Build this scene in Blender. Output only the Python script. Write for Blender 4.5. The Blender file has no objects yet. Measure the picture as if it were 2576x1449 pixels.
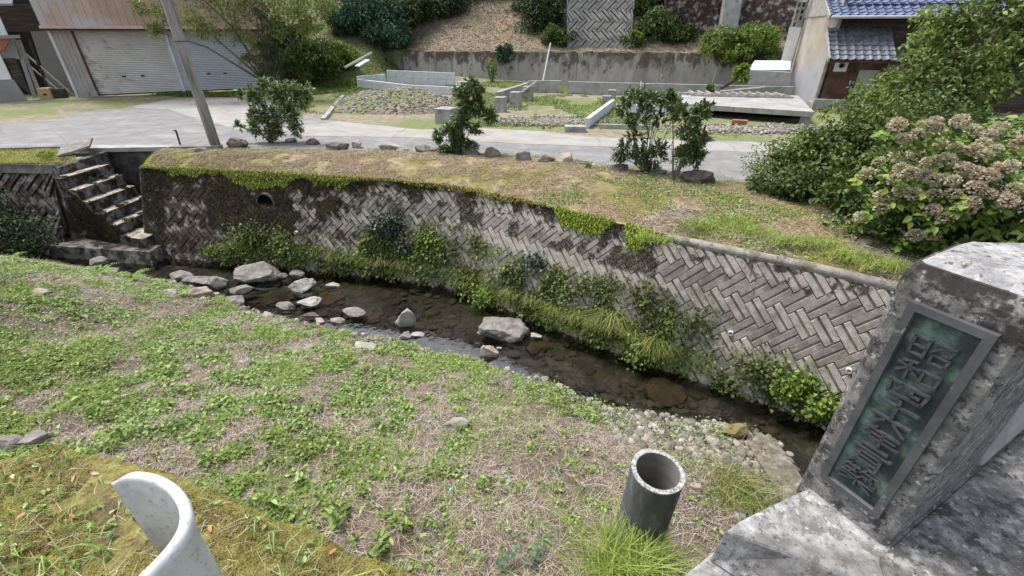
import bpy, bmesh, math, random
import numpy as np
from mathutils import Vector, noise as mn
random.seed(5)
rng = np.random.default_rng(11)
SC = bpy.context.scene
COL = SC.collection
R = math.radians

# ------------------------------------------------------------------ camera, sky, sun
PITCH, FPX = R(29.7), 1124.0          # focal length in pixels of a 2576 wide picture
CAM = np.array([0.0, 0.0, 2.5])
cd = bpy.data.cameras.new('camera'); cam = bpy.data.objects.new('camera', cd); COL.objects.link(cam)
cam.location = CAM; cam.rotation_euler = (R(90) - PITCH, 0, 0)
cd.sensor_width = 36; cd.lens = FPX / 2576 * 36; cd.clip_start = .02; cd.clip_end = 500
SC.camera = cam
SUN_EL, SUN_AZ = 66, -55              # azimuth measured from +y, towards +x
w = bpy.data.worlds.new("World"); SC.world = w; w.use_nodes = True
nt = w.node_tree; bg = nt.nodes['Background']
sk = nt.nodes.new('ShaderNodeTexSky'); sk.sky_type = 'NISHITA'; sk.sun_disc = False
sk.sun_elevation = R(SUN_EL); sk.sun_rotation = R(SUN_AZ); sk.dust_density = 3.0; sk.air_density = 1.0; sk.ozone_density = .6
hs_ = nt.nodes.new('ShaderNodeHueSaturation'); hs_.inputs['Saturation'].default_value = .5; nt.links.new(sk.outputs[0], hs_.inputs['Color']); nt.links.new(hs_.outputs[0], bg.inputs[0]); bg.inputs[1].default_value = .15
sl = bpy.data.lights.new('sun', 'SUN'); sl.energy = 1.9; sl.angle = R(22); sl.color = (1, .95, .88)
so = bpy.data.objects.new('sun', sl); COL.objects.link(so)
so.rotation_euler = (R(90 - SUN_EL), 0, R(180 - SUN_AZ) )
so.rotation_euler = Vector((-math.sin(R(SUN_AZ)) * math.cos(R(SUN_EL)), -math.cos(R(SUN_AZ)) * math.cos(R(SUN_EL)), -math.sin(R(SUN_EL)))).to_track_quat('-Z', 'Y').to_euler()
SC.view_settings.view_transform = 'Standard'; SC.view_settings.look = 'None'
SC.view_settings.exposure = 0.9; SC.view_settings.gamma = 1
SC.cycles.max_bounces = 6; SC.cycles.transparent_max_bounces = 8; SC.cycles.caustics_reflective = False
SC.cycles.caustics_refractive = False

# ------------------------------------------------------------------ measuring helpers (survey of the place)
CP, SP = math.cos(PITCH), math.sin(PITCH)
def ray(px, py):
    u, v = (px - 1288) / FPX, (724.5 - py) / FPX
    return np.array([u, CP + v * SP, -SP + v * CP])
def Z(px, py, z):
    d = ray(px, py); return CAM + d * ((z - CAM[2]) / d[2])
def Y(px, py, y):
    d = ray(px, py); return CAM + d * (y / d[1])
def D(px, py, t):
    return CAM + ray(px, py) * t
def lerp(a, b, t): return np.asarray(a, float) + (np.asarray(b, float) - np.asarray(a, float)) * t
def sstep(x, a, b):
    t = np.clip((np.asarray(x, float) - a) / (b - a), 0, 1); return t * t * (3 - 2 * t)

# value noise, vectorised
_tab = rng.random((256, 256))
def vn(x, y, s=1.0, seed=0):
    x = np.asarray(x, float) * s + seed * 17.3; y = np.asarray(y, float) * s + seed * 7.7
    xi, yi = np.floor(x).astype(int), np.floor(y).astype(int); fx, fy = x - xi, y - yi
    fx = fx * fx * (3 - 2 * fx); fy = fy * fy * (3 - 2 * fy)
    g = lambda a, b: _tab[a % 256, b % 256]
    return (g(xi, yi) * (1 - fx) + g(xi + 1, yi) * fx) * (1 - fy) + (g(xi, yi + 1) * (1 - fx) + g(xi + 1, yi + 1) * fx) * fy
def fbm(x, y, s=1.0, o=4, seed=0):
    r, a, t = 0, 1, 0
    for k in range(o):
        r = r + a * vn(x, y, s * 2 ** k, seed + k); t += a; a *= .5
    return r / t

# ------------------------------------------------------------------ materials
def rgba(c): return (c[0], c[1], c[2], 1)
def mat(name, cols, scale=4, detail=8, rough=.9, bump=.3, bscale=None, bdist=.02, layers=(), spec=.3, stretch=(1, 1, 1), metal=0, world=True, nrough=.6, crack=None):
    m = bpy.data.materials.new(name); m.use_nodes = True
    n, l = m.node_tree.nodes, m.node_tree.links
    b = n['Principled BSDF']; b.inputs['Roughness'].default_value = rough; b.inputs['Metallic'].default_value = metal
    b.inputs['Specular IOR Level'].default_value = spec
    if world:
        geo = n.new('ShaderNodeNewGeometry'); src = geo.outputs['Position']
    else:
        tc = n.new('ShaderNodeTexCoord'); src = tc.outputs['Object']
    def nz(sc, st=(1, 1, 1), det=detail, off=0, ro=nrough):
        mp = n.new('ShaderNodeMapping'); mp.inputs['Scale'].default_value = st; mp.inputs['Location'].default_value = (off, off * .7, off * .3)
        l.new(src, mp.inputs[0]); t = n.new('ShaderNodeTexNoise'); t.inputs['Scale'].default_value = sc
        t.inputs['Detail'].default_value = det; t.inputs['Roughness'].default_value = ro; l.new(mp.outputs[0], t.inputs[0]); return t.outputs['Fac']
    r = n.new('ShaderNodeValToRGB'); l.new(nz(scale, stretch), r.inputs[0])
    el = r.color_ramp.elements
    if len(cols) == 1: cols = [(.3, cols[0][1] if isinstance(cols[0][1], tuple) else cols[0]), (.7, cols[0][1] if isinstance(cols[0][1], tuple) else cols[0])]
    el[0].position, el[0].color = cols[0][0], rgba(cols[0][1]); el[1].position, el[1].color = cols[-1][0], rgba(cols[-1][1])
    for p, c in cols[1:-1]:
        e = el.new(p); e.color = rgba(c)
    out = r.outputs[0]
    for k, L in enumerate(layers):
        # L: color, scale, lo, hi, [z0,z1 fade], [stretch]
        f = nz(L.get('scale', 3), L.get('stretch', (1, 1, 1)), 6, off=11.3 * (k + 1), ro=.65)
        if 'z' in L:
            sx = n.new('ShaderNodeSeparateXYZ'); l.new(src, sx.inputs[0])
            mr = n.new('ShaderNodeMapRange'); mr.inputs[1].default_value, mr.inputs[2].default_value = L['z']
            mr.inputs[3].default_value, mr.inputs[4].default_value = -L.get('zamt', .25), L.get('zamt', .25); l.new(sx.outputs[L.get('axis', 2)], mr.inputs[0])
            ad = n.new('ShaderNodeMath'); ad.operation = 'ADD'; l.new(f, ad.inputs[0]); l.new(mr.outputs[0], ad.inputs[1]); f = ad.outputs[0]
        mr2 = n.new('ShaderNodeMapRange'); mr2.interpolation_type = 'SMOOTHSTEP'
        mr2.inputs[1].default_value, mr2.inputs[2].default_value = L['lo'], L['hi']; mr2.inputs[4].default_value = L.get('amt', 1); l.new(f, mr2.inputs[0])
        mx = n.new('ShaderNodeMix'); mx.data_type = 'RGBA'; l.new(mr2.outputs[0], mx.inputs[0]); l.new(out, mx.inputs[6]); mx.inputs[7].default_value = rgba(L['color'])
        out = mx.outputs[2]
    if crack:
        wn_ = n.new('ShaderNodeTexNoise'); wn_.inputs['Scale'].default_value = crack[0] * 2.5; l.new(src, wn_.inputs[0])
        va = n.new('ShaderNodeVectorMath'); va.operation = 'MULTIPLY_ADD'; l.new(wn_.outputs['Color'], va.inputs[0]); va.inputs[1].default_value = (.5, .5, 0); l.new(src, va.inputs[2])
        vo = n.new('ShaderNodeTexVoronoi'); vo.feature = 'DISTANCE_TO_EDGE'; vo.inputs['Scale'].default_value = crack[0]; l.new(va.outputs[0], vo.inputs['Vector'])
        cm = n.new('ShaderNodeMapRange'); cm.inputs[1].default_value, cm.inputs[2].default_value = 0, crack[1]; cm.inputs[3].default_value, cm.inputs[4].default_value = .5, 0; l.new(vo.outputs[0], cm.inputs[0])
        mx = n.new('ShaderNodeMix'); mx.data_type = 'RGBA'; l.new(cm.outputs[0], mx.inputs[0]); l.new(out, mx.inputs[6]); mx.inputs[7].default_value = rgba(crack[2]); out = mx.outputs[2]
    l.new(out, b.inputs['Base Color'])
    if bump:
        bp = n.new('ShaderNodeBump'); bp.inputs['Strength'].default_value = bump; bp.inputs['Distance'].default_value = bdist
        l.new(nz(bscale or scale * 4, stretch, 6, off=3), bp.inputs['Height']); l.new(bp.outputs[0], b.inputs['Normal'])
    return m
def leafmat(name, cols, rough=.55, trans=.25, spec=.3, patch=None):
    m = bpy.data.materials.new(name); m.use_nodes = True
    n, l = m.node_tree.nodes, m.node_tree.links
    b = n['Principled BSDF']; b.inputs['Roughness'].default_value = rough; b.inputs['Specular IOR Level'].default_value = spec
    g = n.new('ShaderNodeNewGeometry'); r = n.new('ShaderNodeValToRGB')
    f = g.outputs['Random Per Island']
    if patch:
        t = n.new('ShaderNodeTexNoise'); t.inputs['Scale'].default_value = patch; l.new(g.outputs['Position'], t.inputs[0])
        a = n.new('ShaderNodeMath'); a.operation = 'MULTIPLY_ADD'; l.new(t.outputs[0], a.inputs[0]); a.inputs[1].default_value = 1.6
        s = n.new('ShaderNodeMath'); s.operation = 'MULTIPLY_ADD'; l.new(f, s.inputs[0]); s.inputs[1].default_value = .55; s.inputs[2].default_value = -.6
        l.new(s.outputs[0], a.inputs[2]); f = a.outputs[0]
    l.new(f, r.inputs[0]); el = r.color_ramp.elements
    N = len(cols)
    el[0].position, el[0].color = 0, rgba(cols[0]); el[1].position, el[1].color = 1, rgba(cols[-1])
    for i, c in enumerate(cols[1:-1]):
        e = el.new((i + 1) / (N - 1)); e.color = rgba(c)
    l.new(r.outputs[0], b.inputs['Base Color'])
    if trans:
        tr = n.new('ShaderNodeBsdfTranslucent'); l.new(r.outputs[0], tr.inputs[0])
        mx = n.new('ShaderNodeMixShader'); mx.inputs[0].default_value = trans
        l.new(b.outputs[0], mx.inputs[1]); l.new(tr.outputs[0], mx.inputs[2]); l.new(mx.outputs[0], n['Material Output'].inputs[0])
    return m

DIRT = (.12, .085, .06)
M = {}
M['bank'] = mat('bank soil', [(.3, (.07, .05, .038)), (.5, (.15, .115, .09)), (.7, (.27, .22, .185))], 9, rough=1, bump=.8, bscale=30, bdist=.03,
    layers=[dict(color=(.10, .12, .035), scale=1.6, lo=.5, hi=.62, amt=.7), dict(color=(.10, .07, .05), scale=2.5, lo=.55, hi=.7, amt=.6),
            dict(color=(.06, .05, .042), scale=5, lo=.40, hi=.52, z=(-1.62, -1.95), zamt=.35)])
M['moss'] = mat('yellow moss', [(.3, (.10, .08, .035)), (.5, (.22, .19, .06)), (.7, (.35, .32, .10))], 16, rough=1, bump=1, bscale=60, bdist=.02,
    layers=[dict(color=(.15, .10, .07), scale=5, lo=.50, hi=.62, amt=.85), dict(color=(.2, .22, .05), scale=5, lo=.6, hi=.75, amt=.5)])
M['strip'] = mat('mossy dry turf', [(.3, (.14, .10, .055)), (.5, (.27, .21, .13)), (.72, (.38, .32, .22))], 7, rough=1, bump=.8, bscale=35, bdist=.03,
    layers=[dict(color=(.17, .16, .035), scale=1.1, lo=.42, hi=.6, amt=.9), dict(color=(.20, .21, .04), scale=2.2, lo=.45, hi=.6, z=(-5, -9), axis=0, zamt=.2, amt=.9),
            dict(color=(.12, .09, .05), scale=3, lo=.58, hi=.7, amt=.6)])
M['road'] = mat('worn asphalt', [(.25, (.16, .157, .158)), (.5, (.21, .206, .207)), (.75, (.28, .275, .272))], 2.2, rough=.9, bump=.4, bscale=90, bdist=.01, crack=(.45, .012, (.12, .115, .11)),
    layers=[dict(color=(.32, .315, .31), scale=.9, lo=.5, hi=.68, amt=.7), dict(color=(.12, .115, .11), scale=.7, lo=.6, hi=.66, amt=.5, stretch=(.25, 1.5, 1)), dict(color=(.17, .165, .16), scale=1.1, lo=.62, hi=.72, amt=.5, stretch=(.3, 2, 1))])
M['apron'] = mat('pale concrete apron', [(.3, (.26, .25, .235)), (.7, (.37, .36, .34))], 1.6, rough=.95, bump=.3, bscale=50, bdist=.01, crack=(.35, .012, (.16, .14, .12)),
    layers=[dict(color=(.34, .30, .26), scale=1.3, lo=.55, hi=.7, amt=.6, stretch=(.4, 2, 1)), dict(color=(.28, .24, .2), scale=14, lo=.62, hi=.7, amt=.5)])
M['lot'] = mat('lot dirt', [(.3, (.17, .14, .10)), (.5, (.26, .22, .165)), (.7, (.35, .31, .25))], 5, rough=1, bump=.8, bscale=14, bdist=.05,
    layers=[dict(color=(.15, .19, .06), scale=.55, lo=.43, hi=.55, amt=.8), dict(color=(.25, .30, .08), scale=2, lo=.6, hi=.7, amt=.6)])
M['hill'] = mat('dry mown hillside', [(.3, (.14, .10, .07)), (.5, (.26, .205, .15)), (.7, (.36, .30, .225))], 4, rough=1, bump=1, bscale=9, bdist=.12,
    layers=[dict(color=(.11, .14, .045), scale=.45, lo=.48, hi=.64, amt=.6), dict(color=(.12, .16, .045), scale=.8, lo=.42, hi=.56, z=(-5.5, -8), axis=0, zamt=.2, amt=.8)])
M['hillgreen'] = M['hill']
M['bed'] = mat('silty stream bed', [(.3, (.07, .062, .054)), (.5, (.14, .122, .10)), (.7, (.22, .19, .155))], 5, rough=.9, bump=.6, bscale=10, bdist=.05)
M['bedstone'] = leafmat('silted stones', [(.09, .08, .07), (.17, .145, .12), (.26, .185, .13), (.15, .137, .12), (.25, .23, .205)], rough=.8, trans=0)
M['wallbase'] = mat('wall joint shade', [(.3, (.09, .08, .068)), (.7, (.2, .185, .165))], 6, rough=1, bump=.5, bdist=.02,
    layers=[dict(color=(.035, .025, .018), scale=2, lo=.45, hi=.6)])
DK = (.035, .022, .016)
def wallmat(nm, lo1, hi1, extra=()):
    return mat(nm, [(.3, (.24, .215, .185)), (.5, (.35, .32, .28)), (.7, (.47, .44, .385))], 7, rough=.95, bump=.6, bscale=55, bdist=.012,
    layers=[dict(color=(.15, .125, .095), scale=2.6, lo=.46, hi=.66, amt=.6), dict(color=(.52, .50, .46), scale=16, lo=.56, hi=.68, amt=.45), dict(color=(.12, .10, .08), scale=24, lo=.57, hi=.68, amt=.55),
            dict(color=DK, scale=5, lo=lo1, hi=hi1, z=(-.9, -.1), zamt=.14, amt=.92),
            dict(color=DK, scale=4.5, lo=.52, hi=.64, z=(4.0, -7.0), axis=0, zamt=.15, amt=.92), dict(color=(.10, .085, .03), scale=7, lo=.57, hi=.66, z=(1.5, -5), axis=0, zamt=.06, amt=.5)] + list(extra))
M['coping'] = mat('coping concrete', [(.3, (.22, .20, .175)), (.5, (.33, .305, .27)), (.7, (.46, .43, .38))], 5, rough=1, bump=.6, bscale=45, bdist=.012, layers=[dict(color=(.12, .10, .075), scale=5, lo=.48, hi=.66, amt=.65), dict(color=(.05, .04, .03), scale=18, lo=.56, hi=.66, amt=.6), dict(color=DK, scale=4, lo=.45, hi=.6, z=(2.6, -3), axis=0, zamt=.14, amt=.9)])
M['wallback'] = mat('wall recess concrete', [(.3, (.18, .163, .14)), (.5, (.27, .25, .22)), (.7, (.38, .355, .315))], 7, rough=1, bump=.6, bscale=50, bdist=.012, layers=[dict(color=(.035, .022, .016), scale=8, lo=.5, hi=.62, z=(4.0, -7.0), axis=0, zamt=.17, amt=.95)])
M['wall'] = wallmat('weathered wall concrete', .585, .68)
M['wallmoss'] = leafmat('hanging moss', [(.11, .15, .02), (.25, .33, .035), (.42, .52, .07)], trans=.1)
M['concrete'] = mat('grey concrete', [(.3, (.25, .245, .235)), (.5, (.34, .335, .32)), (.7, (.45, .44, .42))], 3, rough=.95, bump=.4, bscale=40, bdist=.01,
    layers=[dict(color=(.13, .11, .09), scale=2.2, lo=.56, hi=.7, amt=.6)], world=False)
M['paleconcrete'] = mat('pale concrete', [(.3, (.34, .345, .345)), (.7, (.50, .505, .505))], 3, rough=.9, bump=.3, bscale=30, bdist=.01,
    layers=[dict(color=(.25, .24, .22), scale=3, lo=.6, hi=.72, amt=.5)], world=False)
M['retain'] = mat('stained retaining wall', [(.3, (.26, .245, .23)), (.5, (.36, .34, .32)), (.7, (.46, .44, .41))], 1.4, rough=.95, bump=.4, bscale=20, bdist=.03, stretch=(1, 1, .35),
    layers=[dict(color=(.14, .115, .10), scale=2.2, lo=.5, hi=.62, z=(.2, 1.6), zamt=.12, amt=.7, stretch=(1, 1, .3)),
            dict(color=(.10, .06, .048), scale=2.6, lo=.53, hi=.62, z=(.2, 1.5), zamt=.10, amt=.8, stretch=(1, 1, .6))])
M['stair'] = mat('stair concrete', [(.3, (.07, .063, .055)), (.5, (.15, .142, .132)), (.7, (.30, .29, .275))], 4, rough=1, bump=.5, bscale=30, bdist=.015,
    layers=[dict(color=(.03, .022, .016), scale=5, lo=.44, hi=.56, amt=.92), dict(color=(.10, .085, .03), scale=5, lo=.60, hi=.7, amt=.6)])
M['tread'] = mat('stair tread', [(.3, (.20, .175, .14)), (.5, (.34, .31, .265)), (.7, (.50, .47, .42))], 7, rough=1, bump=.5, bscale=30, bdist=.01,
    layers=[dict(color=(.10, .075, .05), scale=9, lo=.50, hi=.62, amt=.85)])
M['stair2'] = mat('pebbly old concrete', [(.3, (.10, .085, .065)), (.5, (.19, .165, .13)), (.7, (.33, .30, .26))], 12, rough=1, bump=1, bscale=30, bdist=.03)
M['darkwall'] = mat('dark mottled wall', [(.3, (.035, .032, .028)), (.5, (.085, .08, .07)), (.7, (.19, .18, .165))], 3.5, rough=1, bump=.6, bscale=20, bdist=.02,
    layers=[dict(color=(.05, .055, .02), scale=2, lo=.55, hi=.7, amt=.7)])  # near-black mottled concrete with olive blotches
def lichen(nm, c0, dark, lo, hi, ws=14, topdark=False):
    return mat(nm, c0, 22, rough=.95, bump=.7, bscale=80, bdist=.004, nrough=.7,
    layers=[dict(color=dark, scale=ws, lo=lo, hi=hi, amt=.95), dict(color=(.50, .49, .46), scale=45, lo=.60, hi=.64, amt=.8), dict(color=(.03, .028, .025), scale=70, lo=.58, hi=.63, amt=.7), dict(color=(.08, .075, .065), scale=3.2, lo=.5, hi=.62, amt=.5, stretch=(1, 1, .3))] + ([dict(color=(.035, .032, .03), scale=16, lo=.52, hi=.62, z=(1.85, 2.05), zamt=.13, amt=.9)] if topdark else []))
M['pillar'] = lichen('lichened granite', [(.35, (.10, .097, .092)), (.5, (.19, .185, .175)), (.65, (.33, .32, .30))], (.065, .062, .06), .52, .60, 24, True)
M['pillartop'] = lichen('weathered granite cap', [(.35, (.20, .20, .20)), (.5, (.32, .32, .32)), (.65, (.46, .46, .455))], (.09, .08, .07), .56, .66, 20)
M['slab'] = lichen('lichened concrete', [(.35, (.17, .17, .167)), (.5, (.29, .29, .285)), (.65, (.45, .45, .445))], (.17, .165, .155), .52, .60, 16)
M['deck'] = lichen('dark bridge concrete', [(.35, (.10, .098, .092)), (.5, (.20, .195, .185)), (.65, (.40, .39, .375))], (.07, .067, .063), .50, .60, 16)
M['bronze'] = mat('dark bronze', [(.3, (.075, .08, .09)), (.7, (.14, .145, .155))], 14, rough=.5, bump=.15, bscale=60, bdist=.004, spec=.5, metal=.35,
    layers=[dict(color=(.3, .34, .33), scale=18, lo=.64, hi=.68, amt=.7)])
M['patina'] = mat('green patina', [(.40, (.022, .032, .036)), (.50, (.038, .062, .058)), (.62, (.13, .22, .17))], 11, rough=.6, bump=.2, bscale=90, bdist=.003, spec=.4, metal=.1, nrough=.55)
M['glyph'] = mat('raised bronze lettering', [(.3, (.06, .066, .074)), (.7, (.13, .138, .15))], 30, rough=.38, bump=.1, bdist=.002, spec=.5, metal=.4)
M['pipe'] = mat('dark cement pipe', [(.3, (.075, .08, .088)), (.5, (.12, .125, .135)), (.7, (.20, .205, .21))], 9, rough=.85, bump=.4, bscale=60, bdist=.006, stretch=(1, 1, .25),
    layers=[dict(color=(.33, .34, .35), scale=7, lo=.62, hi=.68, amt=.5)], world=False)
M['piperim'] = mat('chipped pipe rim', [(.4, (.18, .185, .18)), (.58, (.45, .47, .46))], 50, rough=.9, bump=.6, bdist=.004, world=False)
M['pipein'] = mat('pipe bore', [(.3, (.17, .165, .155)), (.7, (.30, .29, .275))], 8, rough=.9, bump=.3, bdist=.005, world=False)
M['white'] = mat('white guard rail paint', [(.3, (.60, .61, .62)), (.7, (.80, .81, .82))], 8, rough=.55, bump=.2, bscale=90, bdist=.003, spec=.4,
    layers=[dict(color=(.36, .36, .33), scale=9, lo=.50, hi=.66, amt=.6), dict(color=(.28, .28, .25), scale=45, lo=.56, hi=.66, amt=.6), dict(color=(.10, .10, .09), scale=90, lo=.64, hi=.68, amt=.6)])
M['plainwhite'] = mat('white', [(.3, (.66, .67, .67)), (.7, (.80, .80, .79))], 3, rough=.7, bump=.1)
def rockmat(nm, a, b, c): return mat(nm, [(.3, a), (.5, b), (.7, c)], 6, rough=.9, bump=.6, bscale=25, bdist=.02, world=False,
    layers=[dict(color=(.06, .05, .045), scale=5, lo=.62, hi=.7, amt=.6), dict(color=(.5, .48, .45), scale=9, lo=.62, hi=.68, amt=.5)])
M['rock'] = rockmat('grey rock', (.13, .12, .11), (.22, .20, .18), (.33, .305, .28))
M['rockrust'] = rockmat('iron stained rock', (.13, .085, .055), (.20, .13, .085), (.28, .20, .14))
M['rockpink'] = rockmat('pinkish rock', (.26, .20, .17), (.37, .30, .26), (.48, .40, .35))
M['rockdark'] = rockmat('dark brown rock', (.07, .055, .05), (.13, .10, .09), (.21, .17, .15))
M['rockwhite'] = rockmat('pale rock', (.24, .225, .20), (.35, .33, .30), (.47, .45, .42))
M['rockmoss'] = mat('mossy rock', [(.3, (.11, .08, .03)), (.5, (.2, .16, .07)), (.7, (.34, .29, .2))], 7, rough=1, bump=.7, bscale=30, bdist=.02, world=False)
M['pebble'] = leafmat('pebbles', [(.10, .085, .07), (.18, .16, .135), (.27, .245, .215), (.42, .39, .36)], rough=.9, trans=0)
M['timber'] = mat('grey weathered pole', [(.3, (.16, .15, .135)), (.5, (.30, .285, .265)), (.7, (.42, .40, .375))], 9, rough=.95, bump=.6, bscale=30, bdist=.02, stretch=(1, 1, .12),
    layers=[dict(color=(.09, .07, .055), scale=4, lo=.6, hi=.66, amt=.6, stretch=(1, 1, .5))])
M['bark'] = mat('bark', [(.3, (.06, .05, .04)), (.7, (.17, .15, .12))], 12, rough=1, bump=.8, bscale=30, bdist=.02, stretch=(1, 1, .3))
M['twig'] = mat('twigs', [(.3, (.12, .09, .06)), (.7, (.30, .24, .18))], 12, rough=1, bump=0)
M['rust'] = mat('rusty steel', [(.3, (.07, .03, .02)), (.7, (.15, .07, .05))], 20, rough=.9, bump=.2)
M['shutter'] = mat('roller shutter', [(.3, (.52, .49, .465)), (.7, (.66, .63, .60))], 1.2, rough=.6, bump=0,
    layers=[dict(color=(.36, .24, .15), scale=1.4, lo=.56, hi=.70, amt=.6, stretch=(1, 1, 4)), dict(color=(.36, .22, .13), scale=3, lo=.58, hi=.72, z=(-15.5, -18), axis=0, zamt=.12, amt=.6)])
M['shutter2'] = mat('bluish roller shutter', [(.3, (.47, .49, .53)), (.7, (.58, .60, .64))], 1.2, rough=.6, bump=0)
M['cladding'] = mat('faded brown cladding', [(.3, (.36, .25, .18)), (.5, (.46, .33, .25)), (.7, (.56, .43, .34))], .8, rough=.7, bump=0,
    layers=[dict(color=(.56, .54, .55), scale=.7, lo=.45, hi=.7, z=(-15, -19), axis=0, zamt=.22, amt=.75), dict(color=(.33, .21, .14), scale=2.5, lo=.6, hi=.7, amt=.4, stretch=(1, 1, .2))])
M['cladlow'] = mat('grey lower cladding', [(.3, (.32, .29, .27)), (.7, (.45, .41, .38))], 2, rough=.7, bump=0, layers=[dict(color=(.42, .3, .2), scale=2.5, lo=.52, hi=.7, amt=.6, stretch=(1, 1, .3))])
M['pinktrim'] = mat('pinkish flashing', [(.3, (.5, .33, .29)), (.7, (.62, .46, .42))], 3, rough=.6, bump=0)
M['darktrim'] = mat('dark trim', [(.3, (.05, .025, .02)), (.7, (.10, .05, .045))], 3, rough=.6, bump=0)
M['metalpost'] = mat('pale steel post', [(.3, (.5, .5, .5)), (.7, (.68, .68, .68))], 3, rough=.5, bump=0)
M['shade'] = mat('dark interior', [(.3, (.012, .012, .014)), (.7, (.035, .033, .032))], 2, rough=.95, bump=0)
M['void'] = mat('black plug', [(.3, (.003, .003, .003)), (.7, (.006, .006, .006))], 2, rough=1, bump=0, spec=0)
M['greywall'] = mat('grey mortar wall', [(.3, (.22, .22, .215)), (.7, (.31, .305, .295))], 1, rough=.95, bump=.1)
M['tanbox'] = mat('faded yellow box', [(.3, (.36, .26, .11)), (.7, (.48, .36, .18))], 6, rough=.8, bump=.1)
M['tile'] = mat('glazed blue grey tile', [(.3, (.07, .078, .095)), (.5, (.12, .13, .155)), (.7, (.22, .235, .27))], 7, rough=.28, bump=.1, bscale=20, bdist=.01, spec=.9)
M['tileblue'] = mat('glazed blue tile', [(.3, (.05, .075, .14)), (.5, (.09, .125, .22)), (.7, (.22, .27, .38))], 7, rough=.25, bump=.1, bscale=20, bdist=.01, spec=.9)
M['corr'] = mat('corrugated sheet', [(.3, (.38, .33, .29)), (.5, (.50, .45, .40)), (.7, (.58, .54, .50))], 1.2, rough=.6, bump=0,
    layers=[dict(color=(.55, .42, .27), scale=1.5, lo=.5, hi=.7, amt=.6, stretch=(1, 1, .2)), dict(color=(.45, .48, .56), scale=1.2, lo=.4, hi=.6, z=(2.0, .6), zamt=.2, amt=.6)])
M['darkwood'] = mat('dark weathered boards', [(.3, (.03, .02, .017)), (.5, (.06, .043, .035)), (.7, (.11, .085, .07))], 3, rough=.9, bump=.3, stretch=(.5, .5, 5),
    )
M['brownwall'] = mat('rusty brown door', [(.3, (.055, .028, .02)), (.5, (.11, .058, .04)), (.7, (.19, .105, .075))], 3, rough=.8, bump=.2, layers=[dict(color=(.2, .18, .17), scale=4, lo=.6, hi=.7, amt=.4, stretch=(1, 1, .2))])
M['greywood'] = mat('silvered wood', [(.3, (.24, .225, .205)), (.7, (.45, .43, .40))], 6, rough=.95, bump=.4, stretch=(1, 1, 1))
M['blockwhite'] = mat('new concrete block', [(.3, (.50, .52, .54)), (.7, (.66, .68, .70))], 3, rough=.9, bump=.2, world=True, layers=[dict(color=(.35, .35, .33), scale=4, lo=.6, hi=.7, amt=.5)])
M['stonewall'] = mat('dark stone wall', [(.35, (.035, .022, .018)), (.52, (.06, .04, .034)), (.6, (.2, .18, .16)), (.7, (.36, .34, .31))], 3.5, rough=1, bump=.8, bscale=6, bdist=.1)
M['redbrick'] = mat('red brick', [(.3, (.30, .10, .06)), (.7, (.42, .17, .11))], 8, rough=.9, bump=.2)
# foliage
M['slabtop'] = mat('weathered slab', [(.3, (.24, .24, .235)), (.7, (.42, .42, .415))], 2, rough=.9, bump=.3, bscale=20, layers=[dict(color=(.14, .11, .09), scale=1.6, lo=.55, hi=.68, amt=.6), dict(color=(.5, .5, .49), scale=5, lo=.6, hi=.66, amt=.6)])
M['hillblock'] = mat('light block facing', [(.3, (.18, .173, .16)), (.5, (.26, .25, .235)), (.7, (.35, .34, .32))], 2, rough=.95, bump=.3, bscale=9, bdist=.03, layers=[dict(color=(.12, .11, .09), scale=1.1, lo=.55, hi=.68, amt=.6)])
M['bushfar'] = mat('unseen far forest', [(.35, (.02, .035, .012)), (.5, (.05, .075, .025)), (.65, (.10, .14, .045))], 1.2, rough=1, bump=1, bscale=1.5, bdist=.8)
M['weed'] = leafmat('weed leaves', [(.10, .16, .04), (.19, .29, .07), (.30, .43, .12), (.44, .56, .24)], trans=.3)
M['ivy'] = leafmat('creeper leaves', [(.05, .075, .02), (.10, .14, .035), (.14, .15, .06), (.17, .25, .05), (.33, .45, .09)], trans=.25, patch=1.8)
M['ivydark'] = leafmat('dark ivy leaves', [(.015, .035, .025), (.03, .06, .035), (.06, .10, .055)], rough=.35, trans=.1, spec=.5)
M['darkmoss'] = leafmat('dark wall moss', [(.025, .017, .012), (.05, .033, .022), (.065, .05, .025), (.09, .075, .032), (.13, .115, .07)], trans=.05, patch=2.5)
M['brightleaf'] = leafmat('bright leaves', [(.10, .17, .03), (.17, .27, .045), (.30, .40, .07)], trans=.3)
M['citrus'] = leafmat('glossy citrus leaves', [(.045, .075, .025), (.08, .13, .04), (.14, .21, .06), (.24, .32, .12)], rough=.35, trans=.2, spec=.6)
M['citruspale'] = leafmat('pale citrus shoots', [(.06, .10, .03), (.11, .17, .05), (.20, .29, .09), (.50, .60, .34)], rough=.35, trans=.2, spec=.5)
M['bushdark'] = leafmat('dark shrub leaves', [(.02, .04, .015), (.045, .08, .025), (.09, .14, .04)], trans=.15, patch=1.0)
M['bushmid'] = leafmat('shrub leaves', [(.045, .08, .02), (.09, .14, .035), (.16, .22, .06)], trans=.2, patch=1.0)
M['bushlight'] = leafmat('light shrub leaves', [(.09, .14, .03), (.17, .25, .05), (.27, .36, .09)], trans=.25, patch=.8)
M['willow'] = leafmat('yellowish tree leaves', [(.10, .13, .035), (.17, .21, .06), (.27, .31, .10), (.20, .27, .08)], trans=.3, patch=.6)
M['maple'] = leafmat('maple leaves', [(.045, .075, .02), (.11, .16, .04), (.21, .28, .07), (.38, .46, .16)], trans=.3, patch=1.2)
M['conifer'] = leafmat('blue green fronds', [(.03, .075, .045), (.055, .12, .07), (.10, .19, .11)], trans=.15)
M['hydleaf'] = leafmat('hydrangea leaves', [(.07, .13, .025), (.13, .22, .04), (.22, .33, .06), (.40, .47, .11)], rough=.45, trans=.3, spec=.4)
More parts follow.
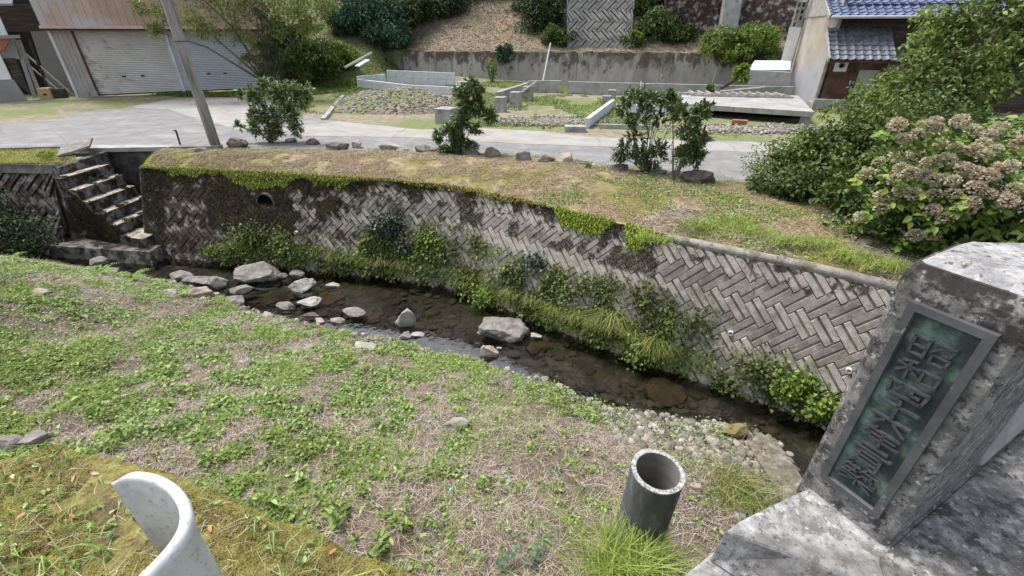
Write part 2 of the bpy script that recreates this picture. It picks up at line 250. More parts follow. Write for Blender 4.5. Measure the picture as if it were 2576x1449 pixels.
M['floretbrown'] = leafmat('faded brown florets', [(.34, .24, .17), (.54, .43, .33), (.70, .60, .48), (.62, .60, .42)], trans=.3)
M['floretcream'] = leafmat('cream florets', [(.44, .40, .26), (.56, .52, .36), (.66, .63, .46)], trans=.2)
M['straw'] = leafmat('dry straw', [(.15, .11, .085), (.28, .215, .17), (.45, .375, .32), (.64, .57, .50)], trans=.1)
M['strawbrown'] = leafmat('brown stubble', [(.13, .09, .05), (.25, .18, .11), (.38, .30, .20), (.52, .45, .34)], trans=.1)
M['grass'] = leafmat('grass blades', [(.12, .18, .03), (.22, .32, .05), (.34, .44, .09), (.46, .50, .17)], trans=.3)
M['sedge'] = leafmat('sedge blades', [(.08, .12, .025), (.16, .21, .045), (.30, .31, .10), (.45, .40, .20)], trans=.25)
M['sedge2'] = leafmat('fringe grass', [(.09, .14, .03), (.18, .26, .05), (.30, .38, .10), (.38, .36, .16)], trans=.25, patch=2)
M['mossblade'] = leafmat('moss tufts', [(.14, .11, .035), (.25, .22, .06), (.40, .37, .10), (.30, .35, .09)], trans=.15, patch=4)
M['fern'] = leafmat('fern fronds', [(.15, .26, .05), (.26, .42, .09), (.38, .54, .16)], trans=.3)

# ------------------------------------------------------------------ object helpers
def wloc(o):
    v = np.zeros(3)
    while o is not None: v += np.array(o.location); o = o.parent
    return v
def link(name, me, mt, parent=None, base=None):
    me.materials.append(mt) if mt else None
    o = bpy.data.objects.new(name, me); COL.objects.link(o)
    if parent is not None: o.parent = parent
    if base is not None: o.location = base
    return o
def bulk(name, V, F, mt, parent=None, smooth=False):
    V = np.asarray(V, np.float32).reshape(-1, 3); F = np.asarray(F, np.int32); k = F.shape[1]
    if parent is not None: off = wloc(parent); base = None
    else: off = np.array([V[:, 0].mean(), V[:, 1].mean(), V[:, 2].min()]); base = off
    V = (V - off).astype(np.float32)
    me = bpy.data.meshes.new(name); me.vertices.add(len(V)); me.vertices.foreach_set('co', V.ravel())
    me.loops.add(F.size); me.loops.foreach_set('vertex_index', F.ravel())
    me.polygons.add(len(F)); me.polygons.foreach_set('loop_start', np.arange(0, F.size, k, dtype=np.int32))
    me.update(calc_edges=True)
    if smooth: me.polygons.foreach_set('use_smooth', np.ones(len(F), bool))
    return link(name, me, mt, parent, base)
def tag(o, label=None, cat=None, group=None, kind=None):
    if label: o['label'] = label
    if cat: o['category'] = cat
    if group: o['group'] = group
    if kind: o['kind'] = kind
    return o
def thing(name, loc, label, cat, group=None):
    o = bpy.data.objects.new(name, None); COL.objects.link(o); o.location = tuple(float(a) for a in loc); o.empty_display_size = .1
    return tag(o, label, cat, group)
class MB:
    def __init__(s): s.v, s.f = [], []
    def add(s, vs, fs):
        n = len(s.v); s.v += [tuple(float(c) for c in p) for p in vs]; s.f += [tuple(n + i for i in f) for f in fs]; return s
    def hexa(s, a, b, c, d, e, f, g, h):   # bottom a b c d (ccw), top e f g h
        return s.add([a, b, c, d, e, f, g, h], [(3, 2, 1, 0), (4, 5, 6, 7), (0, 1, 5, 4), (1, 2, 6, 5), (2, 3, 7, 6), (3, 0, 4, 7)])
    def box(s, o, ex, ey, ez):             # origin corner and three edge vectors
        o, ex, ey, ez = [np.asarray(a, float) for a in (o, ex, ey, ez)]
        return s.hexa(o, o + ex, o + ex + ey, o + ey, o + ez, o + ex + ez, o + ex + ey + ez, o + ey + ez)
    def prism(s, poly, z0, z1, taper=None):
        n = len(poly); p0 = [(p[0], p[1], z0) for p in poly]; q = taper if taper is not None else poly
        p1 = [(p[0], p[1], z1) for p in q]
        return s.add(p0 + p1, [tuple(range(n - 1, -1, -1)), tuple(range(n, 2 * n))] + [(i, (i + 1) % n, n + (i + 1) % n, n + i) for i in range(n)])
    def tube(s, path, rad, seg=8, cap=True):
        path = [np.asarray(p, float) for p in path]; n = len(path)
        if not hasattr(rad, '__len__'): rad = [rad] * n
        t0 = path[1] - path[0]; ref = np.array([0, 0, 1.]) if abs(t0[2]) < .8 * np.linalg.norm(t0) else np.array([1., 0, 0])
        vs = []
        for i in range(n):
            t = path[min(i + 1, n - 1)] - path[max(i - 1, 0)]; t = t / (np.linalg.norm(t) + 1e-9)
            a = np.cross(ref, t); a /= np.linalg.norm(a) + 1e-9; b = np.cross(t, a); ref = np.cross(a, t) * 0 + ref
            for k in range(seg):
                an = 2 * math.pi * k / seg; vs.append(path[i] + rad[i] * (math.cos(an) * a + math.sin(an) * b))
        fs = [(i * seg + k, i * seg + (k + 1) % seg, (i + 1) * seg + (k + 1) % seg, (i + 1) * seg + k) for i in range(n - 1) for k in range(seg)]
        if cap: fs += [tuple(range(seg - 1, -1, -1)), tuple((n - 1) * seg + k for k in range(seg))]
        return s.add(vs, fs)
    def build(s, name, mt, parent=None, smooth=False, bevel=0, rough=0):
        V = np.array(s.v)
        if rough:
            for i, p in enumerate(V): V[i] = p + np.array(mn.noise_vector(Vector(p * 6))) * rough
        if parent is not None: off = wloc(parent); base = None
        else: off = np.array([V[:, 0].mean(), V[:, 1].mean(), V[:, 2].min()]); base = off
        me = bpy.data.meshes.new(name); me.from_pydata((V - off).tolist(), [], s.f); me.validate()
        bm = bmesh.new(); bm.from_mesh(me); bmesh.ops.recalc_face_normals(bm, faces=bm.faces)
        if bevel: bmesh.ops.bevel(bm, geom=list(bm.edges), offset=bevel, segments=2, profile=.6, affect='EDGES')
        bm.to_mesh(me); bm.free()
        if smooth:
            for p in me.polygons: p.use_smooth = True
        return link(name, me, mt, parent, base)
def grid(name, xs, ys, fz, mt, parent=None, fxy=None, keep=None):
    X, Yg = np.meshgrid(xs, ys)
    if fxy: X, Yg = fxy(X, Yg)
    Zg = fz(X, Yg); V = np.stack([X, Yg, Zg], -1).reshape(-1, 3); ny, nx = X.shape
    i = np.arange(ny * nx).reshape(ny, nx)
    F = np.stack([i[:-1, :-1], i[:-1, 1:], i[1:, 1:], i[1:, :-1]], -1).reshape(-1, 4)
    if keep is not None:
        c = V[F].mean(1); F = F[keep(c[:, 0], c[:, 1])]
    return bulk(name, V, F, mt, parent, smooth=True)
def sheet(name, poly, mt, z=None, wob=.03, parent=None, kind='structure', sub=.25):
    """flat outline on the ground with a slightly ragged edge"""
    pts = []
    n = len(poly)
    for i in range(n):
        a, b = np.array(poly[i][:2], float), np.array(poly[(i + 1) % n][:2], float); k = max(1, int(np.linalg.norm(b - a) / sub))
        for j in range(k):
            p = a + (b - a) * j / k; q = mn.noise_vector(Vector((p[0] * 2.3, p[1] * 2.3, 3))); pts.append((p[0] + q[0] * wob, p[1] + q[1] * wob, z))
    mb = MB().add(pts, [tuple(range(len(pts)))]); o = mb.build(name, mt, parent)
    if kind: o['kind'] = kind
    return o

# ------------------------------------------------------------------ foliage helpers
def unit(v): return v / (np.linalg.norm(v, axis=-1, keepdims=True) + 1e-9)
def rdir(n, up=0.0):
    v = rng.normal(size=(n, 3)); v = unit(v); v[:, 2] += up; return unit(v)
def leaves(P, Dr, L, W, fold=.25, droop=.15):
    """six-vertex leaves"""
    n = len(P); L = np.broadcast_to(L, n)[:, None]; W = np.broadcast_to(W, n)[:, None]
    S = unit(np.cross(Dr, rng.normal(size=(n, 3)) * .5 + np.array([0, 0, 1.]))); N = np.cross(S, Dr)
    N = np.where(N[:, 2:3] < 0, -N, N)
    dz = np.array([0, 0, -1.]) * droop * L
    V = np.stack([P, P + .3 * L * Dr + .48 * W * S + fold * W * N, P + .7 * L * Dr + .38 * W * S + fold * W * N + dz * .4, P + L * Dr + dz,
                  P + .7 * L * Dr - .38 * W * S + fold * W * N + dz * .4, P + .3 * L * Dr - .48 * W * S + fold * W * N], 1)
    i = (np.arange(n) * 6)[:, None]
    F = np.concatenate([i + np.array([[0, 1, 2, 3]]), i + np.array([[0, 3, 4, 5]])], 1).reshape(-1, 4)
    return V.reshape(-1, 3), F
def blades(P, H, W, lean, up=1.0, bend=.5):
    """grass blades: lean is an (n,3) horizontal direction"""
    n = len(P); H = np.broadcast_to(H, n)[:, None]; W = np.broadcast_to(W, n)[:, None]
    S = unit(np.stack([-lean[:, 1], lean[:, 0], np.zeros(n)], -1) + rng.normal(size=(n, 3)) * .2)
    U = np.array([0, 0, 1.]) * up
    m = P + H * (.5 * U + .22 * lean); t = P + H * ((.95 - bend * .5) * U + (.45 + bend) * lean * 1.0)
    V = np.stack([P - S * W * .5, P + S * W * .5, m - S * W * .4, m + S * W * .4, t - S * W * .06, t + S * W * .06], 1)
    i = (np.arange(n) * 6)[:, None]
    F = np.concatenate([i + np.array([[0, 1, 3, 2]]), i + np.array([[2, 3, 5, 4]])], 1).reshape(-1, 4)
    return V.reshape(-1, 3), F
def merge(parts):
    Vs, Fs, o = [], [], 0
    for V, F in parts: Vs.append(V); Fs.append(F + o); o += len(V)
    return np.concatenate(Vs), np.concatenate(Fs)
def hlean(n):
    a = rng.random(n) * 2 * math.pi; return np.stack([np.cos(a), np.sin(a), np.zeros(n)], -1)
def clumpleaves(centers, rad, per, L, W, up=.1, sq=.8):
    """leaves over ragged clumps"""
    centers = np.asarray(centers, float); n = len(centers); rad = np.broadcast_to(rad, n)
    c = np.repeat(centers, per, 0); r = np.repeat(rad, per)
    d = rdir(n * per, .15); rr = r * (.45 + .6 * rng.random(n * per) ** .6)
    P = c + d * rr[:, None] * np.array([1, 1, sq]); Dr = unit(d * .7 + rdir(n * per, up) * .9)
    s = .7 + .6 * rng.random(n * per)
    return leaves(P, Dr, L * s, W * s)
def ellclumps(c, rx, ry, rz, n, inner=.55, zmin=None):
    d = rdir(n, .1); r = inner + (1 - inner) * rng.random(n); P = np.array(c) + d * r[:, None] * np.array([rx, ry, rz])
    if zmin is not None: P[:, 2] = np.maximum(P[:, 2], zmin + .1 * rng.random(n))
    return P
def branches(base, tips, r0=.03, mid=.5, seg=5):
    mb = MB(); base = np.asarray(base, float)
    for t in tips:
        t = np.asarray(t, float); m = base + (t - base) * mid + np.array([random.uniform(-.1, .1), random.uniform(-.1, .1), .12]) * np.linalg.norm(t - base)
        mb.tube([base, (base + m) / 2 + np.array([0, 0, .02]), m, (m + t) / 2, t], [r0, r0 * .8, r0 * .6, r0 * .4, r0 * .15], seg)
    return mb
def bush(name, label, cat, c, r, n, per, L, W, mt, group=None, zmin=None, rad=None, stems=8, inner=.5, up=.1, r0=.02, stemmat=None):
    base = (c[0], c[1], (zmin if zmin is not None else c[2] - r[2]))
    t = thing(name, base, label, cat, group)
    cl = ellclumps(c, r[0], r[1], r[2], n, inner, zmin)
    V, F = clumpleaves(cl, rad if rad else min(r) * .3, per, L, W, up)
    if zmin is not None: V[:, 2] = np.maximum(V[:, 2], zmin + .01)
    bulk('foliage', V, F, mt, t)
    tips = cl[rng.choice(len(cl), min(stems, len(cl)), replace=False)]
    branches(base, tips, r0).build('stem', stemmat or M['bark'], t)
    return t

def rock(label, c, sx, sy, sz, mt, seed=0, rotz=0, group=None, cat='rock', name='rock', cuts=8, sink=.25, sub=4):
    bm = bmesh.new(); bmesh.ops.create_icosphere(bm, subdivisions=sub, radius=1)
    rr = random.Random(seed * 91 + 7)
    pl = []
    for k in range(cuts + 5):
        a, b = rr.uniform(0, 6.28), rr.uniform(-.5, 1.2); nrm = Vector((math.cos(a) * math.cos(b), math.sin(a) * math.cos(b), math.sin(b))).normalized(); pl.append((nrm, rr.uniform(.5, .86)))
    for v in bm.verts:
        p = v.co.copy()
        for nrm, d in pl:
            e = p.dot(nrm) - d
            if e > 0: p -= nrm * e * .97
        q = mn.noise(p * 2.2 + Vector((seed * 3.1, 0, 0))); q2 = mn.noise(p * 6 + Vector((0, seed * 2.7, 0)))
        p *= 1 + .13 * q + .06 * q2 + .03 * mn.noise(p * 14) + .05 * abs(mn.noise(Vector((p.x * 2, p.y * 2, p.z * 7 + seed))))
        v.co = Vector((p.x * sx, p.y * sy, p.z * sz))
    me = bpy.data.meshes.new(name); bm.to_mesh(me); bm.free()
    for p in me.polygons: p.use_smooth = True
    o = link(name, me, mt); o.location = (float(c[0]), float(c[1]), float(c[2]) + sz * (.8 - sink * 1.6)); o.rotation_euler = (rr.uniform(-.12, .12), rr.uniform(-.12, .12), rotz)
    return tag(o, label, cat, group)
def rockpx(label, px, py, wpx, hpx, z, mt, seed, group=None, **k):
    """px,py: middle of the foot; width and visible height in survey pixels"""
    c = Z(px, py, z); t = np.linalg.norm(c - CAM); s = t / FPX
    depth = (c[1] * CP + (2.5 - c[2]) * SP)
    s = depth / FPX; sx = wpx * s * .56; sz = hpx * s * .52; sy = sx * .7
    return rock(label, (c[0], c[1] + sy * .6, z), sx, sy, sz, mt, seed, k.pop('rotz', random.uniform(-.3, .3)), group, **k)

# ================================================================== THE SETTING
WZ = -1.96
# far wall crest line (x, y) at z = -0.1, from upstream to downstream
WT = np.array([(-8.3, 10.0), (-6.6, 9.75), (-5, 9.48), (-3.2, 9.12), (-2, 8.85), (-.8, 8.4), (.43, 7.55), (1.3, 6.9), (2.12, 6.3), (3.0, 5.75), (3.9, 5.2), (4.66, 4.65), (5.6, 3.9), (7.2, 2.4), (9, .6)])
def resample(P, n):
    P = np.asarray(P, float); d = np.r_[0, np.cumsum(np.linalg.norm(np.diff(P, axis=0), axis=1))]
    # smooth catmull-rom
    t = np.linspace(0, d[-1], n); out = []
    for a in t:
        i = min(max(np.searchsorted(d, a) - 1, 0), len(P) - 2); f = (a - d[i]) / (d[i + 1] - d[i])
        p0, p1, p2, p3 = P[max(i - 1, 0)], P[i], P[i + 1], P[min(i + 2, len(P) - 1)]
        out.append(.5 * ((2 * p1) + (-p0 + p2) * f + (2 * p0 - 5 * p1 + 4 * p2 - p3) * f * f + (-p0 + 3 * p1 - 3 * p2 + p3) * f ** 3))
    return np.array(out)
WC = resample(WT, 400); WS = np.r_[0, np.cumsum(np.linalg.norm(np.diff(WC, axis=0), axis=1))]; WLEN = WS[-1]
WTOP, WBOT, BAT = -.10, -2.15, .38
def wallpt(s, h, off=0.0):
    """s along the crest, h metres down from the crest, off out of the face"""
    s = np.asarray(s, float); x = np.interp(s, WS, WC[:, 0]); y = np.interp(s, WS, WC[:, 1])
    x2 = np.interp(s + .15, WS, WC[:, 0]); y2 = np.interp(s + .15, WS, WC[:, 1]); x1 = np.interp(s - .15, WS, WC[:, 0]); y1 = np.interp(s - .15, WS, WC[:, 1])
    tx, ty = x2 - x1, y2 - y1; ln = np.hypot(tx, ty) + 1e-9; nx, ny = ty / ln, -tx / ln      # towards the water
    k = h * BAT + off
    return np.stack([x + nx * k, y + ny * k, WTOP - h + off * BAT * .9 + 0 * s], -1)
# near water line at WZ
NW_px = [(-260, 632), (60, 660), (300, 695), (430, 712), (560, 752), (620, 782), (740, 812), (860, 838), (1000, 858), (1090, 892), (1190, 905), (1300, 950), (1380, 968), (1500, 1024), (1600, 1046), (1700, 1060), (1830, 1078), (1900, 1100), (1945, 1120), (1995, 1205), (2040, 1330), (2080, 1500)]
NW = np.array([Z(a, b, WZ)[:2] for a, b in NW_px])
def dnear(x, y):
    """signed distance to the near water line, positive on the camera's side"""
    x = np.asarray(x, float); y = np.asarray(y, float); best = np.full(x.shape, 1e9); sg = np.ones(x.shape)
    for a, b in zip(NW[:-1], NW[1:]):
        e = b - a; L2 = e @ e; t = np.clip(((x - a[0]) * e[0] + (y - a[1]) * e[1]) / L2, 0, 1)
        dx, dy = x - a[0] - t * e[0], y - a[1] - t * e[1]; d = np.hypot(dx, dy); c = e[0] * dy - e[1] * dx
        m = d < best; best = np.where(m, d, best); sg = np.where(m, np.where(c < 0, 1, -1), sg)
    return best * sg
def znear(x, y):
    d = dnear(x, y); sl = .36 + .34 * sstep(-x, 4.5, 9)
    z = WZ + .02 + np.where(d > 0, sl * 4 * np.tanh(np.maximum(d, 0) / 4), d * .5)
    z = z + (fbm(x, y, 1.1, 3, 3) - .5) * .22 * sstep(d, .2, 1.5) + (fbm(x, y, 5, 3, 9) - .5) * .07
    return np.maximum(z, WZ - .22)
g = grid('near_bank', np.linspace(-15, 4.4, 330), np.linspace(-.5, 11, 210), znear, M['bank'], keep=lambda x, y: dnear(x, y) > -.8)
g['kind'] = 'structure'
g = grid('stream_bed', np.linspace(-15, 8, 150), np.linspace(-1, 11, 90), lambda x, y: WZ - .17 + (fbm(x, y, 2.2, 3, 5) - .5) * .12, M['bed'])
g['kind'] = 'structure'
# water
m = bpy.data.materials.new('stream water'); m.use_nodes = True; n, l = m.node_tree.nodes, m.node_tree.links
n.remove(n['Principled BSDF']); tr = n.new('ShaderNodeBsdfTransparent'); tr.inputs[0].default_value = (.70, .70, .66, 1)
gl = n.new('ShaderNodeBsdfGlossy'); gl.inputs['Roughness'].default_value = .03; fr = n.new('ShaderNodeFresnel'); fr.inputs[0].default_value = 2.4
mx = n.new('ShaderNodeMixShader'); gg = n.new('ShaderNodeNewGeometry'); tx = n.new('ShaderNodeTexNoise'); tx.inputs['Scale'].default_value = 7; tx.inputs['Detail'].default_value = 3
bp = n.new('ShaderNodeBump'); bp.inputs['Strength'].default_value = .22; bp.inputs['Distance'].default_value = .02
l.new(gg.outputs['Position'], tx.inputs[0]); l.new(tx.outputs[0], bp.inputs['Height']); l.new(bp.outputs[0], gl.inputs['Normal']); l.new(bp.outputs[0], fr.inputs['Normal'])
l.new(fr.outputs[0], mx.inputs[0]); l.new(tr.outputs[0], mx.inputs[1]); l.new(gl.outputs[0], mx.inputs[2]); l.new(mx.outputs[0], n['Material Output'].inputs[0])
o = MB().add([(-15, -1, WZ), (8, -1, WZ), (8, 11, WZ), (-15, 11, WZ)], [(0, 1, 2, 3)]).build('water', m); o['kind'] = 'structure'
# silted stones below the surface
def cobbles(name, P, S, mt, flat=.5):
    """rounded stones as low mounds: one 8-sided double ring each"""
    n = len(P); k = 8; a = np.linspace(0, 2 * math.pi, k, endpoint=False)[None]; rot = rng.random((n, 1)) * 6.28; asp = .6 + .4 * rng.random((n, 1))
    jr = .8 + .4 * rng.random((n, k)); S = np.asarray(S)[:, None]
    def ring(sc, z):
        x = np.cos(a) * S * sc * jr; y = np.sin(a) * S * sc * jr * asp; c, s_ = np.cos(rot), np.sin(rot)
        return np.stack([P[:, :1] + x * c - y * s_, P[:, 1:2] + x * s_ + y * c, P[:, 2:] + z * S * flat + 0 * x], -1)
    V = np.concatenate([ring(.95, -.5), ring(1, .2), ring(.62, .85), ring(.2, 1.0)], 1).reshape(-1, 3)
    i = (np.arange(n) * 4 * k)[:, None, None]; q = np.arange(k); f = []
    for r in range(3): f.append(np.stack([r * k + q, r * k + (q + 1) % k, (r + 1) * k + (q + 1) % k, (r + 1) * k + q], -1))
    f.append(np.array([[3 * k, 3 * k + 1, 3 * k + 2, 3 * k + 3], [3 * k, 3 * k + 3, 3 * k + 4, 3 * k + 7], [3 * k + 4, 3 * k + 5, 3 * k + 6, 3 * k + 7]]))
    F = (i + np.concatenate(f)[None]).reshape(-1, 4)
    return bulk(name, V, F, mt, smooth=True)
NB = 6500
P = np.stack([rng.uniform(-11, 5, NB), rng.uniform(1.5, 9.8, NB), np.full(NB, WZ - .16)], -1)
S = .03 + .10 * rng.random(NB) ** 3
tag(cobbles('bed_stones', P, S, M['bedstone'], .28), 'brown silted stones under the shallow water of the stream', 'stones', kind='stuff')

# ------------------------------------------------------------------ herringbone river wall
wall = thing('river_wall', (-1, 8.4, WBOT), 'long curved herringbone block wall holding the far stream bank', 'retaining wall')
HMAX = -(WBOT - WTOP)
ss = np.linspace(0, WLEN, 160); hh = np.linspace(0, HMAX, 6)
V = np.concatenate([wallpt(ss, h, .004) for h in hh]); nS = len(ss)
idx = np.arange(len(hh) * nS).reshape(len(hh), nS)
F = np.stack([idx[:-1, :-1], idx[1:, :-1], idx[1:, 1:], idx[:-1, 1:]], -1).reshape(-1, 4)
bulk('backing', V, F, M['wallback'], wall, smooth=True)
# coping band
def band(h0, h1, off):
    a, b, c, d = wallpt(ss, h0, off), wallpt(ss, h1, off), wallpt(ss, h1, 0), wallpt(ss, h0, -.18)
    V = np.concatenate([a, b, c, d]); i = np.arange(nS - 1)
    F = np.concatenate([np.stack([i, nS + i, nS + i + 1, i + 1], -1), np.stack([nS + i, 2 * nS + i, 2 * nS + i + 1, nS + i + 1], -1), np.stack([3 * nS + i, i, i + 1, 3 * nS + i + 1], -1)])
    return V, F
V, F = band(-.012, .105, .034); bulk('coping', V, F, M['coping'], wall)
def clip(poly, h0, h1):
    for sgn, lim in ((1, h0), (-1, h1)):
        out = []
        for i in range(len(poly)):
            a, b = poly[i], poly[(i + 1) % len(poly)]; ia, ib = sgn * (a[1] - lim) >= 0, sgn * (b[1] - lim) >= 0
            if ia: out.append(a)
            if ia != ib:
                t = (lim - a[1]) / (b[1] - a[1]); out.append((a[0] + t * (b[0] - a[0]), lim, a[2] + t * (b[2] - a[2])))
        poly = out
        if len(poly) < 3: return None
    return poly
def herring(U, smax, hmax, top=.125, fn=None, seed=1):
    rr = random.Random(seed); vs, fs = [], []
    c45 = math.sqrt(.5); NN = int((smax + hmax) / U / .7) + 6
    def emit(x0, y0, x1, y1, lx, ly, low=0):
        # strip rectangle in cell units; lx/ly unit direction across the strip with the high edge first
        gx, gy = (.008, .03) if lx else (.03, .008)
        x0 += gx; y0 += gy; x1 -= gx; y1 -= gy
        cor = [(x0, y0), (x1, y0), (x1, y1), (x0, y1)]
        ht = []
        for (x, y) in cor:
            q = (x - x0) / (x1 - x0) if lx else (y - y0) / (y1 - y0)
            ht.append(.044 - .012 * q)
        P = []
        for (x, y), h in zip(cor, ht):
            s_, h_ = (x + y) * c45 * U - smax * 0 , (y - x) * c45 * U
            P.append((s_, h_, h))
        cs = sum(p[0] for p in P) / 4; chh = sum(p[1] for p in P) / 4
        if cs < -.3 or cs > smax + .3 or chh < -.4 or chh > hmax + .4: return
        P = clip(P, top, hmax)
        if not P: return
        P = [(min(max(a, .02), smax - .02), b, c) for a, b, c in P]
        if max(p[0] for p in P) - min(p[0] for p in P) < .02: return
        n0 = len(vs); k = len(P); mx_, my_ = sum(p[0] for p in P) / k, sum(p[1] for p in P) / k
        for a, b, c in P: vs.append((a, b, -.005))
        jit = rr.uniform(-.004, .004)
        for a, b, c in P: vs.append((a + (mx_ - a) * .02, b + (my_ - b) * .02, c * .75 + jit))
        for a, b, c in P: vs.append((a + (mx_ - a) * .075, b + (my_ - b) * .075, c + jit))
        for r in range(2):
            for i in range(k): fs.append((n0 + r * k + i, n0 + r * k + (i + 1) % k, n0 + (r + 1) * k + (i + 1) % k, n0 + (r + 1) * k + i))
        fs.append(tuple(n0 + 2 * k + i for i in range(k)))
    for i in range(-NN, NN):
        for j in range(-NN, NN):
            s_, h_ = (i + j) * c45 * U, (j - i) * c45 * U
            if s_ < -1 or s_ > smax + 1 or h_ < -1 or h_ > hmax + 1: continue
            k = (i - j) % 4
            if k == 0:
                emit(i, j, i + 2, j + .44, 0, 1); emit(i, j + .57, i + 2, j + 1, 0, 1)
            elif k == 3:
                emit(i, j, i + .44, j + 2, 1, 0); emit(i + .57, j, i + 1, j + 2, 1, 0)
    return np.array(vs), fs
vs, fs = herring(.19, WLEN * .86, HMAX - .02, top=.10)
W3 = wallpt(vs[:, 0], vs[:, 1], 0); O3 = wallpt(vs[:, 0], vs[:, 1], 1.0) - W3
W3 = W3 + unit(O3) * vs[:, 2:3]
mb = MB(); mb.v = [tuple(p) for p in W3]; mb.f = fs
mb.build('block_facing', M['wall'], wall)
# upstream end face of the wall towards the steps
e0, e1 = wallpt(0, 0, .03), wallpt(0, HMAX, .03)
MB().hexa(e1, e1 + np.array([.12, .0, 0]), e1 + np.array([.1, 2.6, 0]), e1 + np.array([-.1, 2.6, 0]), e0, e0 + np.array([.12, 0, 0]), (-8.35, 11.5, WTOP - .02), (-8.55, 11.5, WTOP - .02)).build('end_wall', M['darkwall'], wall)
for px, py, r_ in ((671, 509, .19),):
    pass
# round drain mouth and the small weep pipes
def ringtube(c, ax, r0, r1, ln, seg=24):
    ax = unit(np.asarray(ax, float)); a = unit(np.cross(ax, [0, 0, 1.])); b = np.cross(ax, a); vs, fs = [], []
    for (r, t) in ((r0, 0), (r0, ln), (r1, ln), (r1, 0)):
        for k in range(seg): an = 2 * math.pi * k / seg; vs.append(np.asarray(c) + ax * t + (a * math.cos(an) + b * math.sin(an)) * r)
    for q in range(4):
        for k in range(seg): fs.append((q * seg + k, q * seg + (k + 1) % seg, ((q + 1) % 4) * seg + (k + 1) % seg, ((q + 1) % 4) * seg + k))
    return vs, fs
def on_wall(px, py):
    """nearest point of the wall face seen at a survey pixel"""
    d = ray(px, py); best = None
    for t in np.arange(3, 13, .02):
        p = CAM + d * t
        if p[2] > WTOP: continue
        h = WTOP - p[2]; q = wallpt(WS, h); dd = np.hypot(q[:, 0] - p[0], q[:, 1] - p[1]); i = dd.argmin()
        if best is None or dd[i] < best[0]: best = (dd[i], WS[i], h)
    return best[1], best[2]
s0, h0 = on_wall(671, 509); c = wallpt(s0, h0, .0); ax = wallpt(s0, h0, 1) - c; ax[2] = .05
vs, fs = ringtube(c - unit(ax) * .3, ax, .215, .185, .37); MB().add(vs, fs).build('drain_pipe', M['darkwall'], wall, smooth=False)
MB().tube([c - unit(ax) * .02, c + unit(ax) * .062], .1845, 24).build('drain_dark_plug', M['void'], wall)  # solid black plug, paints the dark inside the drain mouth
for px, py in ((1124 * 0 + 1842, 834), (2133, 925), (590, 862 * 0 + 576), (747, 583), (1196, 610)):
    s0, h0 = on_wall(px, py); c = wallpt(s0, h0, 0); ax = unit(wallpt(s0, h0, 1) - c) * np.array([1, 1, .2])
    vs, fs = ringtube(c - unit(ax) * .05, ax, .033, .024, .13, 12); MB().add(vs, fs).build('weep_pipe', M['plainwhite'], wall)

# ------------------------------------------------------------------ far bank ground
RE = resample(np.array([(-8.55, 11.45), (-7.1, 11.25), (-5, 11.2), (-3, 11.1), (-1.8, 10.95), (.3, 10.5), (2.0, 9.7), (3.8, 8.75), (6, 7.6), (9, 6.2), (13, 4.5)]), 120)
WR = wallpt(np.linspace(0, WLEN, 120), 0, -.05)[:, :2]
tt = np.linspace(0, 1, 26)[:, None, None]
XY = WR[None] * (1 - tt) + RE[None] * tt
def zstrip(x, y, t): return WTOP - .01 + .03 * np.minimum(1, t * 8) + .10 * t + .10 * np.sin(np.pi * t) * (.6 + .6 * fbm(x, y, .9, 2, 4)) + (fbm(x, y, 4, 3, 6) - .5) * .05 * np.minimum(1, t * 8)
Zs = zstrip(XY[..., 0], XY[..., 1], tt[..., 0]); V = np.concatenate([XY, Zs[..., None]], -1).reshape(-1, 3)
i = np.arange(26 * 120).reshape(26, 120); F = np.stack([i[:-1, :-1], i[:-1, 1:], i[1:, 1:], i[1:, :-1]], -1).reshape(-1, 4)
bulk('far_bank', V, F, M['strip'], smooth=True)['kind'] = 'structure'
def strip_pt(n, t0=0, t1=1, s0=0, s1=1):
    t = rng.uniform(t0, t1, n); s = rng.uniform(s0, s1, n) * 119; a = s.astype(int).clip(0, 118); f = s - a
    p = (WR[a] * (1 - f[:, None]) + WR[a + 1] * f[:, None]) * (1 - t[:, None]) + (RE[a] * (1 - f[:, None]) + RE[a + 1] * f[:, None]) * t[:, None]
    return np.concatenate([p, zstrip(p[:, 0], p[:, 1], t)[:, None]], 1)
# broad terrain behind: yard, lot, hillside
RWX = [(-6.3, 29.0), (-2.6, 28.3), (3.6, 27.5), (8, 26.8), (13.5, 26.2), (22, 25.5)]      # retaining wall foot line
def rwy(x): return np.interp(x, [p[0] for p in RWX], [p[1] for p in RWX])
def zback(x, y):
    flat = .0 + .45 * sstep(y, 21, 29) * sstep(-x, -6, 6) + .16 * sstep(-x, 13, 18) * sstep(y, 12, 20)
    hl = flat + .42 * np.maximum(0, y - 24.0 - .3 * np.maximum(0, -x - 12)) + .22 * np.maximum(0, y - 31)
    back = 1.55 + .50 * np.maximum(0, y - rwy(x))
    k = sstep(x, -8.2, -6.2); beh = np.where(y > rwy(x) + .12, back, flat)
    z = hl * (1 - k) + beh * k
    z = z + (fbm(x, y, .8, 3, 2) - .5) * .10 * sstep(y, 15, 17) + (fbm(x, y, .35, 2, 8) - .5) * .9 * sstep(y, 29, 34)
    return z - .03
ys = np.r_[np.linspace(9.0, 26, 90), np.linspace(26.1, 46, 130)]
hs = grid('ground', np.linspace(-34, 34, 260), ys, lambda x, y: np.where((y < 11.9) & (x > -9), -.3, zback(x, y)) if False else zback(x, y) - .35 * (1 - sstep(y, 11.2 - 0 * x, 12.2)) , M['lot'],
          keep=lambda x, y: (y < 30) & ((y > 12) | (x < -20) | (x > 6)) )
hs['kind'] = 'structure'
